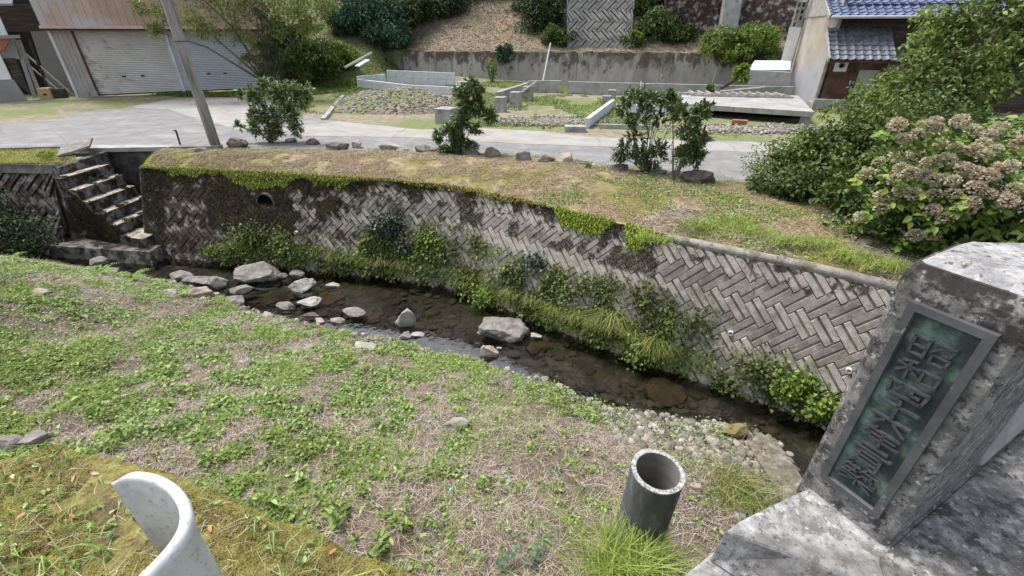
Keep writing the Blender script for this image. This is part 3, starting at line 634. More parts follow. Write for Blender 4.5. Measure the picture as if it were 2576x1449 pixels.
hs = grid('hillside', np.linspace(-34, 34, 300), np.linspace(22, 46, 190), lambda x, y: zback(x, y) + .012, M['hill'],
          keep=lambda x, y: ((x > -6.6) & (y > rwy(x) + .15)) | ((x <= -6.6) & (y > 23.5 - .0 * x)))
hs['kind'] = 'structure'
hs = grid('hill', np.linspace(-60, 60, 160), np.linspace(44, 75, 40), lambda x, y: np.minimum(32, 8 + (y - 44) * 1.05) + (fbm(x, y, .35, 3, 15) - .5) * 5, M['bushfar']); hs['kind'] = 'structure'  # unseen slope, added and raised to darken the far water's reflection
# road, yard, apron
def Zp(L, z=0): return [Z(a, b, z)[:2] for a, b in L]
far = Zp([(850, 306), (960, 314), (1060, 327), (1180, 322), (1360, 330), (1480, 345), (1650, 350), (1800, 352), (1950, 357)])
road = [tuple(p) for p in RE[::6]] + [(16, 3.4), (24, .5), (26, 4)] + [(13, 11.0)] + far[::-1] + [(-8.2, 17.2), (-9.4, 19.0)] + [(-12.4, 23.9), (-17.9, 21.1), (-19.8, 20.6), (-26, 18.5), (-32, 16), (-30, 9), (-13, 11.4), (-10.4, 11.75), (-8.6, 11.6)]
sheet('road', road, M['road'], .004, .04)
apron = Zp([(480, 252), (640, 236), (700, 250), (745, 310), (640, 316), (560, 300), (480, 285)], .16)
sheet('yard_patch', Zp([(255, 256), (640, 236), (690, 262), (700, 300), (610, 330), (500, 300), (420, 275), (255, 268)], .004), M['apron'], .008, .12)
sheet('pavement', Zp([(690, 326), (850, 306), (1060, 327), (1180, 322), (1360, 330), (1480, 345), (1650, 352), (1950, 360), (2150, 372), (2150, 400), (1900, 384), (1650, 374), (1300, 362), (1000, 345), (760, 343)]), M['apron'], .009, .06)
sheet('earth_verge', [(-20.5, 19.7), (-17.9, 21.2), (-12.4, 24), (-12.4, 22.9), (-16.5, 20.5), (-19.5, 18.6), (-24, 16.6), (-26, 17.5)], M['apron'], .013, .15)
# left bank beyond the steps
LB = [(-10.25, 10.2), (-11.5, 10.15), (-14, 10.4), (-20, 11)]
sheet('left_verge', [(-10.35, 10.25), (-10.62, 11.3), (-11.2, 11.62), (-20, 12.2), (-20, 11), (-14, 10.45), (-11.5, 10.2)], M['strip'], -.06, .05, sub=.2)

# ------------------------------------------------------------------ steps down to the water
st = thing('stone_steps', (-9.4, 9.9, WZ - .1), 'six mossy concrete steps going down to the stream beside the wall', 'steps')
dv = np.array([.25, -.08, 0]); wv = np.array([.10, 1.22, 0]); A0 = np.array([-10.05, 9.72, 0])
mb = MB(); tr_ = MB()
for k in range(6):
    z1 = -.25 - .24 * k; o_ = A0 + dv * k; ex = dv * (1 if k < 5 else 2.6)
    mb.box(o_ + np.array([0, 0, WBOT]), ex, wv, (0, 0, z1 - WBOT - .012))
    tr_.box(o_ + np.array([-.0, -.012, z1 - .012]) + dv * .02, ex * .98, wv, (0, 0, .014))
mb.build('riser', M['stair'], st, rough=.02); tr_.build('tread', M['tread'], st, rough=.016)
N_ = 26000; u_ = rng.uniform(0, 6, N_); v_ = rng.random(N_); kk = u_.astype(int)
Pt = A0 + dv * (u_[:, None] * 1.0) + wv * v_[:, None]; Pt[:, 2] = -.25 - .24 * kk + .012
Ps = A0 + dv * (u_[:, None] * 1.02) + np.array([0, -.012, 0]); Ps[:, 2] = rng.uniform(0, 1, N_) * (-.25 - .24 * kk - WZ) + WZ
Pr = A0 + dv * (kk[:, None] + 1.0) + wv * v_[:, None] + dv * .03; Pr[:, 2] = -.25 - .24 * kk - .24 * rng.random(N_)
mk_ = np.concatenate([Pt[fbm(Pt[:, 0], Pt[:, 1], 5, 3, 31) > .60], Ps[fbm(Ps[:, 0], Ps[:, 2], 3, 3, 32) > .42], Pr[fbm(Pr[:, 1], Pr[:, 2], 4, 3, 33) > .55]]); n_ = len(mk_)
V, F = leaves(mk_, rdir(n_, .1), .026, .018, .1, .2); tag(bulk('step_moss', V, F, M['darkmoss']), 'dark moss crusting the concrete steps', kind='stuff')
# wall behind the steps under the road edge, side wall, footing, upstream wall
MB().prism([(-11.0, 11.35), (-8.4, 11.5), (-8.4, 11.75), (-11.0, 11.75)], WBOT, -.05).build('back_wall', M['darkwall'], st)
MB().prism([(-10.8, 11.2), (-8.5, 11.38), (-8.45, 11.62), (-10.8, 11.62)], -.052, .045).build('kerb', M['concrete'], st)
MB().hexa((-10.35, 9.55, WBOT), (-10.05, 9.72, WBOT), (-9.95, 11.1, WBOT), (-10.7, 11.4, WBOT), (-10.42, 10.1, -.06), (-10.07, 9.95, -.1), (-10.0, 11.25, -.03), (-10.72, 11.4, -.02)).build('side_wall', M['stair'], st, rough=.01)
MB().hexa((-10.6, 9.2, WBOT), (-7.9, 8.75, WBOT), (-7.9, 9.3, WBOT), (-10.5, 9.9, WBOT), (-10.55, 9.3, -1.7), (-8.0, 8.95, -1.7), (-7.95, 9.3, -1.68), (-10.5, 9.9, -1.68)).build('footing', M['stair'], st, rough=.02)
up = thing('upstream_wall', (-12, 9.6, WBOT), 'dark shaded herringbone wall upstream of the steps', 'retaining wall')
UA, UB = np.array([-10.3, 10.1]), np.array([-17.5, 10.6]); ud = UB - UA; UL = np.linalg.norm(ud); ud /= UL
def upt(s, h, o_): return np.stack([UA[0] + ud[0] * s + .05 * h * 0, UA[1] + ud[1] * s - BAT * h - o_, WTOP - h + 0 * s], -1)
vs, fs = herring(.3, UL, HMAX - .05, top=.1, seed=3); mb = MB(); mb.v = [tuple(p) for p in upt(vs[:, 0], vs[:, 1], vs[:, 2])]; mb.f = fs; mb.build('block_facing', M['stair'], up)  # this wall's shade is put into its dark facing and backing colours
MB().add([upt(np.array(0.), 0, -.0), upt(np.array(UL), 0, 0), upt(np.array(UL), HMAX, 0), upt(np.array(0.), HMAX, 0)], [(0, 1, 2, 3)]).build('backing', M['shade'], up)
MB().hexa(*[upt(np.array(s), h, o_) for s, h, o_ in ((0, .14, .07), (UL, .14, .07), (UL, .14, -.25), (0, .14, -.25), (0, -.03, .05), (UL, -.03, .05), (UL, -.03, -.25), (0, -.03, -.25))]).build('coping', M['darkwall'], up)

# ------------------------------------------------------------------ bridge end: pillar, slab, deck
fd = unit(np.array([.47, -.883, 0])); bd = unit(np.array([.883, .47, 0])); nf = -bd      # along face, back along the bridge
PF = np.array([.909, .87, 0])                                                          # left plaque edge on the face
pil = thing('bridge_pillar', PF + fd * .08 + bd * .2 + np.array([0, 0, 1.30]), 'lichened stone bridge end post with a green bronze plaque', 'bridge post')
def fp(s, k, z): return PF + fd * s + bd * k + np.array([0, 0, z])
def chpoly(z, e, ch=.012, kk=.47):
    P = [(-.04 + e + ch, e), (.197 - e - ch, e), (.197 - e, e + ch), (.197 - e, kk - e - ch), (.197 - e - ch, kk - e), (-.04 + e + ch, .24 - e), (-.04 + e, .24 - e - ch), (-.04 + e, e + ch)]
    return [fp(s, k, z) for s, k in P]
rings = [chpoly(z, e) for z, e in ((1.22, 0), (1.32, 0), (1.70, 0), (2.02, 0), (2.055, .010))]
mb = MB(); N8 = 8
for rg in rings: mb.v += [tuple(p) for p in rg]
for r_ in range(len(rings) - 1):
    for k in range(N8): mb.f.append((r_ * N8 + k, r_ * N8 + (k + 1) % N8, (r_ + 1) * N8 + (k + 1) % N8, (r_ + 1) * N8 + k))
mb.f.append(tuple(range(N8)))
mb.f.append(tuple((len(rings) - 1) * N8 + k for k in range(N8)))
mb.build('post', M['pillar'], pil)
r0_ = chpoly(2.056, .016); r1_ = chpoly(2.078, .04)
mb = MB(); mb.v = [tuple(p) for p in r0_ + r1_]; mb.f = [(k, (k + 1) % 8, 8 + (k + 1) % 8, 8 + k) for k in range(8)] + [tuple(range(8, 16)), tuple(range(8))]
mb.build('cap', M['pillartop'], pil)
# plaque: bevelled frame, patina field, raised lettering
pz0, pz1, pw = 1.375, 1.975, .157
plq = MB()
def fr_ring(i, k): return [fp(i, k, pz0 + i), fp(pw - i, k, pz0 + i), fp(pw - i, k, pz1 - i), fp(i, k, pz1 - i)]
rs = [fr_ring(0, .004), fr_ring(.001, -.013), fr_ring(.019, -.014), fr_ring(.022, -.002)]
for r_ in rs: plq.v += [tuple(p) for p in r_]
for q in range(3):
    for k in range(4): plq.f.append((q * 4 + k, q * 4 + (k + 1) % 4, q * 4 + 4 + (k + 1) % 4, q * 4 + 4 + k))
pq = plq.build('plaque', M['bronze'], pil)
MB().add(fr_ring(.0205, -.0035), [(0, 1, 2, 3)]).build('field', M['patina'], pq)
CH = {
 '昭': [[(12, 12), (12, 88)], [(10, 12), (42, 12)], [(42, 10), (42, 88)], [(12, 48), (42, 48)], [(12, 84), (42, 84)], [(52, 12), (92, 12)], [(92, 10), (86, 46), (74, 44)], [(72, 14), (52, 48)],
        [(57, 58), (57, 96)], [(55, 58), (90, 58)], [(90, 56), (88, 96)], [(57, 92), (90, 92)]],
 '和': [[(40, 5), (12, 16)], [(5, 34), (52, 34)], [(30, 12), (30, 97)], [(28, 38), (6, 74)], [(32, 40), (50, 64)], [(60, 28), (60, 86)], [(58, 28), (93, 28)], [(93, 26), (91, 86)], [(60, 82), (93, 82)]],
 '四': [[(9, 16), (13, 92)], [(7, 16), (92, 16)], [(92, 14), (87, 92)], [(12, 87), (88, 87)], [(38, 18), (28, 60)], [(60, 18), (60, 54), (78, 56)]],
 '十': [[(5, 46), (95, 46)], [(50, 4), (50, 98)]],
 '六': [[(50, 2), (50, 28)], [(5, 35), (95, 35)], [(38, 48), (10, 96)], [(60, 48), (92, 96)]],
 '年': [[(32, 2), (8, 32)], [(24, 19), (90, 19)], [(22, 43), (84, 43)], [(24, 43), (24, 68)], [(3, 68), (97, 68)], [(55, 19), (55, 99)]],
 '二': [[(18, 22), (82, 22)], [(4, 80), (96, 80)]],
 '月': [[(26, 6), (24, 70), (10, 97)], [(24, 6), (78, 6)], [(78, 4), (78, 97), (64, 90)], [(28, 34), (76, 34)], [(28, 60), (76, 60)]],
 '築': [[(22, 0), (6, 22)], [(18, 11), (46, 11)], [(30, 11), (38, 25)], [(62, 0), (48, 22)], [(58, 11), (94, 11)], [(74, 11), (82, 25)], [(12, 35), (42, 35)], [(27, 35), (27, 54)], [(7, 57), (46, 53)],
        [(59, 33), (48, 60)], [(58, 33), (84, 33)], [(84, 32), (84, 54), (97, 56)], [(66, 40), (73, 49)], [(3, 69), (97, 69)], [(50, 58), (50, 101)], [(46, 71), (8, 99)], [(54, 71), (94, 99)]]}
fx0, fx1, fz1, fz0 = .030, .122, pz1 - .062, pz0 + .045
order = [('昭', 1.2), ('和', 1.12), ('四', .9), ('十', .85), ('六', .95), ('年', 1.05), ('二', .5), ('月', 1.0), ('築', 1.25)]
tot = sum(h for _, h in order); zc = fz1; ltr = MB()
for ch, hgt in order:
    Hh = (fz1 - fz0) * hgt / tot * .97; n_st = len(CH[ch])
    for st_ in CH[ch]:
        pts = [(fx0 + p[0] / 100 * (fx1 - fx0), zc - .0015 - p[1] / 100 * Hh * .93) for p in st_]
        for q in range(len(pts) - 1):
            (xa, za), (xb, zb) = pts[q], pts[q + 1]; dx, dz = xb - xa, zb - za; ln = math.hypot(dx, dz); dx, dz = dx / ln, dz / ln
            horiz = abs(dx) > .9; wd = (.0060 if horiz else .0082) * (.62 if n_st > 12 else (.8 if n_st > 8 else 1))
            if horiz: za += .0 ; zb -= .0
            w0, w1 = wd * .5 * .9, wd * .5 * (1.25 if horiz else .8)
            px_, pz_ = -dz, dx; lv = -.003; hv = -.0115
            c4 = [(xa + px_ * w0, za + pz_ * w0), (xb + px_ * w1, zb + pz_ * w1), (xb + dx * w1 * .8, zb + dz * w1 * .8), (xb - px_ * w1, zb - pz_ * w1), (xa - px_ * w0, za - pz_ * w0), (xa - dx * w0, za - dz * w0)]
            cx, cz = sum(p[0] for p in c4) / 6, sum(p[1] for p in c4) / 6
            lo_ = [fp(cx + (x - cx) * 1.03 + np.sign(x - cx) * .0008, lv, z + np.sign(z - cz) * .0008) for x, z in c4]
            hi_ = [fp(x, hv, z) for x, z in c4]
            ltr.add(lo_ + hi_, [tuple(range(6, 12))] + [(k, (k + 1) % 6, 6 + (k + 1) % 6, 6 + k) for k in range(6)])
    zc -= (fz1 - fz0) * hgt / tot
ltr.build('lettering', M['glyph'], pq)
# rail from the back of the pillar
rl = MB(); a_, b_ = fp(.12, .47, 0), fp(.12, 5.5, 0)
rl.hexa(fp(.0, .46, 1.40), fp(.21, .46, 1.36), fp(.21, 5.5, 1.36), fp(.0, 5.5, 1.40), fp(.02, .46, 1.62), fp(.15, .46, 1.62), fp(.15, 5.5, 1.62), fp(.02, 5.5, 1.62))
tag(rl.build('bridge_rail', M['concrete'], bevel=.012), 'grey concrete beam running across the stream behind the plaque post', 'rail')
# slab under the pillar
SZ = 1.30
slab_top = [Z(a, b, SZ)[:2] for a, b in ((2010, 1238), (1880, 1300), (1826, 1334), (2010, 1400), (2190, 1470), (2420, 1500), (2750, 1180), (2600, 1000), (2440, 1080))]
slab_mid = [(p[0], p[1]) for p in slab_top]
lowp = [Z(a, b, SZ - .12)[:2] for a, b in ((1990, 1262), (1860, 1330), (1786, 1400), (1960, 1520), (2200, 1660), (2500, 1600), (2750, 1250), (2600, 1040), (2440, 1100))]
bs = thing('pillar_base', (1.0, .75, SZ - .5), 'pale lichened concrete block carrying the plaque post', 'concrete block')
MB().prism(lowp, SZ - .14, SZ - .001, slab_top).build('block', M['slab'], bs, bevel=.008)
l2 = [Z(a, b, SZ - .15)[:2] for a, b in ((1985, 1275), (1800, 1385), (1712, 1455), (1700, 1600), (2300, 1900), (2800, 1400), (2700, 1040), (2440, 1110))]
MB().prism(l2, -.6, SZ - .141).build('lower_step', M['slab'], bs, bevel=.01)
dk = [fp(.205, -.05, 0)[:2], fp(.205, 5.6, 0)[:2], fp(3.0, 5.6, 0)[:2], fp(3.0, -3, 0)[:2], fp(.6, -1.2, 0)[:2], fp(.45, -.25, 0)[:2], fp(.30, -.16, 0)[:2]]
MB().prism(dk, SZ - .4, SZ + .012).build('bridge_deck', M['deck'], bevel=.01)['kind'] = 'structure'
# abutment lip by the water
ab = [Z(a, b, -1.75)[:2] for a, b in ((1880, 1120), (1905, 1092), (1950, 1112), (2012, 1200), (2060, 1330), (1990, 1330), (1950, 1230))]
tag(MB().prism(ab, -2.3, -1.73).build('footing', M['stair2'], rough=.03), 'low concrete footing at the water edge below the bridge block', 'footing')

# ------------------------------------------------------------------ mossy ledge under the camera
LZ = .3
ledge_px = [(-420, 1165), (-200, 1150), (0, 1132), (70, 1122), (130, 1105), (250, 1130), (420, 1170), (600, 1255), (760, 1310), (900, 1370), (1000, 1410), (1110, 1449), (1300, 1540), (1500, 1700)]
LE = [Z(a, b, LZ)[:2] for a, b in ledge_px]
edge = []
for a, b in zip(LE[:-1], LE[1:]):
    k = max(1, int(np.linalg.norm(b - a) / .05))
    for j in range(k):
        p = a + (b - a) * j / k; q = mn.noise_vector(Vector((p[0] * 5, p[1] * 5, 1))); edge.append((p[0] + q[0] * .035, p[1] + q[1] * .035))
edge = np.array(edge); nE = len(edge); inn = edge + np.array([.15, -2.2]) * 1.0; inn[:, 0] = edge[:, 0] * .9
tv = np.linspace(0, 1, 40) ** 1.6
XY = edge[None] * (1 - tv[:, None, None]) + inn[None] * tv[:, None, None]
def zledge(x, y, t): return LZ + (fbm(x, y, 3, 3, 1) - .5) * .09 - .05 * np.exp(-t * 25) + (fbm(x, y, 25, 2, 2) - .5) * .02
Zl = zledge(XY[..., 0], XY[..., 1], tv[:, None] + 0 * XY[..., 0])
V = np.concatenate([XY, Zl[..., None]], -1).reshape(-1, 3); Vd = V[:nE].copy(); Vd[:, 2] = -1.2
i = np.arange(40 * nE).reshape(40, nE); F = np.stack([i[:-1, :-1], i[1:, :-1], i[1:, 1:], i[:-1, 1:]], -1).reshape(-1, 4)
j = np.arange(nE - 1); Fd = np.stack([j, j + 1, 40 * nE + j + 1, 40 * nE + j], -1)
bulk('mossy_ledge', np.concatenate([V, Vd]), np.concatenate([F, Fd]), M['moss'], smooth=True)['kind'] = 'structure'
def ledge_pts(n, t0=0, t1=.5, seed=0):
    af = rng.uniform(0, nE - 1.001, n); a = af.astype(int); f = (af - a)[:, None]; t = rng.uniform(t0, t1, n); p = (edge[a] * (1 - f) + edge[a + 1] * f) * (1 - t[:, None]) + (inn[a] * (1 - f) + inn[a + 1] * f) * t[:, None]
    return np.concatenate([p, zledge(p[:, 0], p[:, 1], t)[:, None]], 1)

# ================================================================== BACKGROUND STRUCTURES
# retaining wall across the lot
rt = MB(); pts = []
for x, y in RWX:
    pts.append((x, y))
for (xa, ya), (xb, yb) in zip(RWX[:-1], RWX[1:]):
    rt.hexa((xa, ya - .12, -.6), (xb - .03, yb - .12, -.6), (xb - .03, yb + .35, -.6), (xa, ya + .35, -.6), (xa, ya + .05, 1.58), (xb - .03, yb + .05, 1.58), (xb - .03, yb + .35, 1.58), (xa, ya + .35, 1.58))
rw = thing('concrete_retaining_wall', (3, 27.5, 0), 'long dark stained concrete retaining wall behind the vacant lot', 'retaining wall')
rt.build('wall_panel', M['retain'], rw)
for k, (px, py) in enumerate([(1135, 192), (1195, 200), (1250, 208), (1300, 212), (1440, 216), (1560, 224)]):
    c = Y(px, py, rwy(Y(px, py, 27.5)[0]) - .12); vs, fs = ringtube((c[0], c[1], c[2]), (0, -1, 0), .06, .045, .03, 10); MB().add(vs, fs).build('weep_hole', M['shade'], rw)
def OH(px, py, dz=0.0):
    d = ray(px, py)
    for y in np.arange(23, 60, .05):
        p = CAM + d * (y / d[1])
        if p[2] <= float(zback(p[0], y)) + .02: return p + np.array([0, 0, dz])
    return Y(px, py, 36)
# upper herringbone facing on the hillside and dark stone terrace wall
def facing(name, label, quad, mt, U=None, th=.02):
    """quad: four 3d corners bl br tr tl"""
    t = thing(name, np.mean(quad, 0) * np.array([1, 1, 0]) + np.array([0, 0, min(q[2] for q in quad)]), label, 'retaining wall')
    bl, br, tr2, tl = [np.array(q, float) for q in quad]; nrm = unit(np.cross(br - bl, tl - bl))
    MB().hexa(bl - nrm * .5, br - nrm * .5, tr2 - nrm * .5, tl - nrm * .5, bl, br, tr2, tl).build('backing', M['wallbase'] if U else mt, t)
    if U:
        Lx, Ly = np.linalg.norm(br - bl), np.linalg.norm(tl - bl); vs, fs = herring(U, Lx, Ly, top=.02, seed=9)
        a, b = vs[:, 0:1] / Lx, 1 - vs[:, 1:2] / Ly
        P = bl * (1 - a) * (1 - b) + br * a * (1 - b) + tr2 * a * b + tl * (1 - a) * b + nrm * vs[:, 2:3]
        mb = MB(); mb.v = [tuple(p) for p in P]; mb.f = fs; mb.build('block_facing', mt, t)
    return t
facing('hillside_block_wall', 'light herringbone block wall between bushes up the far hillside', [OH(1425, 112) + np.array([0, -.3, -.2]), OH(1585, 114) + np.array([0, -.3, -.2]), Y(1600, -30, OH(1500, 112)[1] + .7), Y(1425, -30, OH(1500, 112)[1] + .7)], M['hillblock'], .34)
facing('dark_stone_wall', 'dark stone terrace wall high on the slope left of the tiled house', [OH(1680, 88) + np.array([0, -.3, -.2]), OH(2010, 98) + np.array([0, -.3, -.2]), Y(2010, -60, OH(1850, 90)[1] + .4), Y(1670, -60, OH(1850, 90)[1] + .4)], M['stonewall'])
tag(MB().box(OH(1800, 90) + np.array([0, -.55, -.2]), (.9, 0, 0), (0, .4, 0), (.1, .6, 3.4)).build('wall_rib', M['concrete']), 'upright concrete rib dividing the dark stone wall on the slope', 'wall rib')

# lot foundations
def lowwall(name, label, P, h, th, mt, cat='foundation wall', z0=-.15, zadd=0):
    """P: ground line of 3d points"""
    mb = MB()
    for a, b in zip(P[:-1], P[1:]):
        a, b = np.array(a, float), np.array(b, float); d = b - a; d[2] = 0; nn = unit(np.array([-d[1], d[0], 0])) * th; z = np.array([0, 0, 1.])
        mb.hexa(a - z * .4, b - z * .4, b + nn - z * .4, a + nn - z * .4, a + z * h, b + z * h, b + nn + z * h, a + nn + z * h)
    return tag(mb.build(name, mt, bevel=.01), label, cat)
G = lambda px, py, z=0.0: Z(px, py, z)
lowwall('foundation_wall', 'long low grey foundation wall crossing the back of the lot', [G(1330, 233), G(1380, 232), G(1410, 233)], .52, .16, M['concrete'])
a_, b_ = G(1426, 234), G(1990, 250); lowwall('foundation_wall', 'low foundation wall right of the grassy gap in front of the stained wall', [a_, lerp(a_, b_, .5), b_], .5, .16, M['concrete'])
lowwall('foundation_wall', 'short stepped return of the foundation wall beside the leaning stick', [G(1256, 262), G(1330, 234)], .45, .16, M['concrete'])
lowwall('foundation_wall', 'white edged foundation wall running back from the road', [G(1482, 322), G(1545, 270)], .28, .14, M['blockwhite'])
lowwall('foundation_wall', 'pale foundation wall behind the potted citrus tree and stake', [G(1548, 285), G(1600, 287), G(1760, 292)], .30, .14, M['blockwhite'])
lowwall('foundation_wall', 'thin weathered beam lying along the lot edge', [G(1505, 321), G(1620, 324), G(1640, 326)], .10, .12, M['concrete'])
lowwall('foundation_wall', 'second low wall line just in front of the rear foundation wall', [G(1700, 262), G(1790, 268)], .45, .14, M['concrete'])
def post(label, px, pyb, pyt, wpx, mt, name='concrete_post', cat='concrete post'):
    c = G(px, pyb); s = (c[1] * CP + 2.5 * SP) / FPX; w_ = wpx * s; top = Y(px, pyt, c[1])[2]
    a = .3 + random.uniform(-.1, .1); ex, ey = np.array([math.cos(a), -math.sin(a), 0]) * w_ * .5, np.array([math.sin(a), math.cos(a), 0]) * w_ * .5
    o = np.array([c[0], c[1], -.1]); mb = MB(); mb.box(o - ex - ey, 2 * ex, 2 * ey, (0, 0, top + .1))
    mb.box(o - ex * 1.04 - ey * 1.04 + np.array([0, 0, top + .102]), 2.08 * ex, 2.08 * ey, (0, 0, .03))
    return tag(mb.build(name, mt, bevel=.012), label, cat, 'stub posts on the vacant lot')
post('squat concrete stub nearest the middle citrus tree on the lot', 1259, 278, 246, 26, M['concrete'])
post('concrete stub with a round carved face in the centre of the lot', 1297, 266, 233, 24, M['concrete'])
post('tall concrete stub carrying the end of the tilted plank', 1328, 250, 219, 22, M['concrete'])
post('small concrete stub at the right rear of the lot', 1538, 250, 228, 18, M['concrete'])
post('low concrete stub in front of the right rear stub', 1525, 262, 243, 20, M['concrete'])
post('wide low concrete block half hidden by the middle citrus tree', 1124, 306, 274, 42, M['concrete'])
o = lowwall('broken_slab', 'broken concrete slab lying on gravel at the lot edge', [G(1420, 330), G(1474, 331)], .13, .35, M['concrete'], 'concrete slab')
# leaning sticks and stakes
def stick(label, a, b, r, mt, name='stake', cat='stake', group=None):
    return tag(MB().tube([a, lerp(a, b, .5), b], [r, r, r * .9], 6).build(name, mt), label, cat, group)
a_ = G(1367, 212 + 6); a_ = Y(1366, 203, 26.8); stick('white pole leaning against the stained retaining wall', a_, Y(1385, 108, 27.4), .045, M['plainwhite'], 'white_pole', 'pole')
stick('thin brown stick leaning on the wall right of the white pole', Y(1655, 212, 26), Y(1677, 165, 26.4), .025, M['twig'])
stick('thin pale stick leaning on the right end of the stained wall', Y(1787, 222, 25), Y(1805, 172, 25.6), .02, M['twig'])
stick('short white stake standing behind the right citrus tree', G(1610, 262), Y(1613, 205, G(1610, 262)[1]), .035, M['plainwhite'])
stick('tilted grey plank resting on the concrete stubs', Y(1305, 238, 20.5), Y(1352, 204, 20.9), .05, M['greywood'], 'plank', 'plank')
stick('long grey timber lying on the slope left of the stained wall', Y(1065 - 130, 133, 25.5), Y(868, 170, 23.5), .06, M['greywood'], 'timber', 'timber')
tag(MB().box(Y(893, 168, 24.0), Y(920, 152, 24.8) - Y(893, 168, 24.0), (.25, -.15, .0), (0, 0, .05)).build('white_board', M['plainwhite']), 'small pale board lying on the grassy slope', 'board')
tag(MB().box(G(838, 232), (1.0, .1, 0), (.1, .35, 0), (0, 0, .12)).build('flat_stone', M['rockwhite']), 'flat weathered boards beside the small drain', 'boards')
lowwall('drain_edge', 'narrow concrete drain edge running back beside the mossy verge', [G(820, 302), G(846, 270), G(868, 243)], .07, .16, M['concrete'], 'drain edge')
# new block pit
bp_ = thing('block_enclosure', G(1000, 215, .15), 'low enclosure of pale new concrete blocks behind the gravel mound', 'block wall')
for P, h in (([(-7.6, 24.2, .2), (-6.4, 24.9, .25)], .45), ([(-6.35, 25.05, .25), (-2.9, 25.0, .12)], .62), ([(-7.6, 24.0, .2), (-4.9, 22.4, .1), (-2.9, 22.5, .0)], .34), ([(-2.8, 22.6, .0), (-1.6, 23.6, .05)], .30), ([(-2.8, 25, .0), (-1.6, 23.9, .05)], .36)):
    mb = MB()
    for a, b in zip(P[:-1], P[1:]):
        a, b = np.array(a), np.array(b); nseg = max(1, int(np.linalg.norm(b - a) / .4)); d = (b - a) / nseg; nn = unit(np.array([-d[1], d[0], 0])) * .14
        for k in range(nseg):
            o_ = a + d * k; mb.box(o_ - np.array([0, 0, .3]), d * .985, nn, (0, 0, h * .5 + .3)); mb.box(o_ + np.array([0, 0, h * .5 + .006]) + d * (0), d * .985, nn, (0, 0, h * .5))
    mb.build('block_course', M['blockwhite'], bp_)
# gravel mound and rubble
def mound(name, label, cx, cy, rx, ry, h, mt, kind='stuff', seed=0):
    xs = np.linspace(-1, 1, 50); 
    def fz(X, Y_):
        rr = np.sqrt(((X - cx) / rx) ** 2 + ((Y_ - cy) / ry) ** 2); return -.1 + (h + .1) * np.clip(1 - rr ** 2, 0, 1) ** .8 * (.75 + .5 * fbm(X, Y_, 1.2, 3, seed)) + (fbm(X, Y_, 8, 2, seed) - .5) * .05
    g = grid(name, cx + xs * rx, cy + xs * ry, fz, mt); tag(g, label, kind=kind); return fz
fz = mound('gravel_mound', 'low heap of pinkish gravel and dirt on the lot', -4.6, 18.8, 2.6, 2.0, .62, M['lot'])
N_ = 2600; a = rng.random(N_) * 6.28; r = np.sqrt(rng.random(N_)); X, Y_ = -4.6 + 2.4 * r * np.cos(a), 18.8 + 1.9 * r * np.sin(a)
tag(cobbles('gravel', np.stack([X, Y_, fz(X, Y_)], -1), .02 + .045 * rng.random(N_) ** 2, M['pebble'], .6), 'loose gravel covering the low heap on the lot', kind='stuff')
c0 = G(1390, 305); N_ = 1500; P = np.stack([c0[0] + rng.normal(0, .9, N_), c0[1] + rng.normal(0, .45, N_), np.full(N_, .02)], -1)
tag(cobbles('rubble', P, .02 + .04 * rng.random(N_) ** 2, M['pebble'], .6), 'grey crushed stone spread at the road edge of the lot', kind='stuff')
c0 = G(1890, 325); N_ = 1200; P = np.stack([c0[0] + rng.normal(0, 1.3, N_), c0[1] + rng.normal(0, .35, N_), np.full(N_, .02)], -1)
tag(cobbles('rubble', P, .02 + .05 * rng.random(N_) ** 2, M['pebble'], .6), 'pale rubble strewn in front of the raised slab', kind='stuff')
tag(MB().box(G(1840, 312), (.42, -.15, 0), (.1, .2, 0), (0, 0, .12)).build('red_brick', M['redbrick']), 'red brick lying in rubble under the raised slab', 'brick')

# ------------------------------------------------------------------ garage
gd = unit(np.array([.89, .454, 0])); gn = unit(np.array([.454, -.89, 0])); G1 = np.array([-17.9, 21.0, .14])
def gp(a, z, o_=0.0): return G1 + gd * a + gn * o_ + np.array([0, 0, z])
gar = thing('garage', gp(2.6, -.1), 'brown metal clad garage building with two roller shutters', 'garage')
def ribbed(a0, a1, z0, z1, o_, pitch, depth, duty=.35, depthy=.2):
    mb = MB(); x = a0; vs = []
    while x < a1 - 1e-6:
        e = min(x + pitch, a1); w_ = e - x
        vs += [(x, 0), (x + w_ * (1 - duty), 0), (x + w_ * (1 - duty * .75), depth), (x + w_ * (1 - duty * .25), depth)]; x = e
    vs.append((a1, 0)); n_ = len(vs)
    mb.v = [tuple(gp(a, z0, o_ + d)) for a, d in vs] + [tuple(gp(a, z1, o_ + d)) for a, d in vs]
    mb.f = [(k, k + 1, n_ + k + 1, n_ + k) for k in range(n_ - 1)]; return mb
ribbed(-.82, 7.3, 2.62, 6.8, .42, .26, .045, .3).build('upper_cladding', M['cladding'], gar)
MB().box(gp(-.82, 2.63, -.5), gd * .02, gn * .92, (0, 0, 4.2)).build('upper_side', M['cladding'], gar)
MB().box(gp(-.86, 2.52, .40), gd * 8.2, gn * .09, (0, 0, .10)).build('flashing', M['pinktrim'], gar)
MB().box(gp(-.86, 2.45, .36), gd * 8.2, gn * .08, (0, 0, .068)).build('dark_trim', M['darktrim'], gar)
MB().box(gp(-.8, 2.44, -.3), gd * 8.1, gn * .65, (0, 0, .05)).build('soffit', M['greywall'], gar)
ribbed(-.70, -.06, .2, 2.44, .0, .16, .03, .35).build('lower_cladding', M['cladlow'], gar)
MB().box(gp(-.80, .0, -.1), gd * .1, gn * .16, (0, 0, 2.44)).build('corner_post', M['metalpost'], gar)
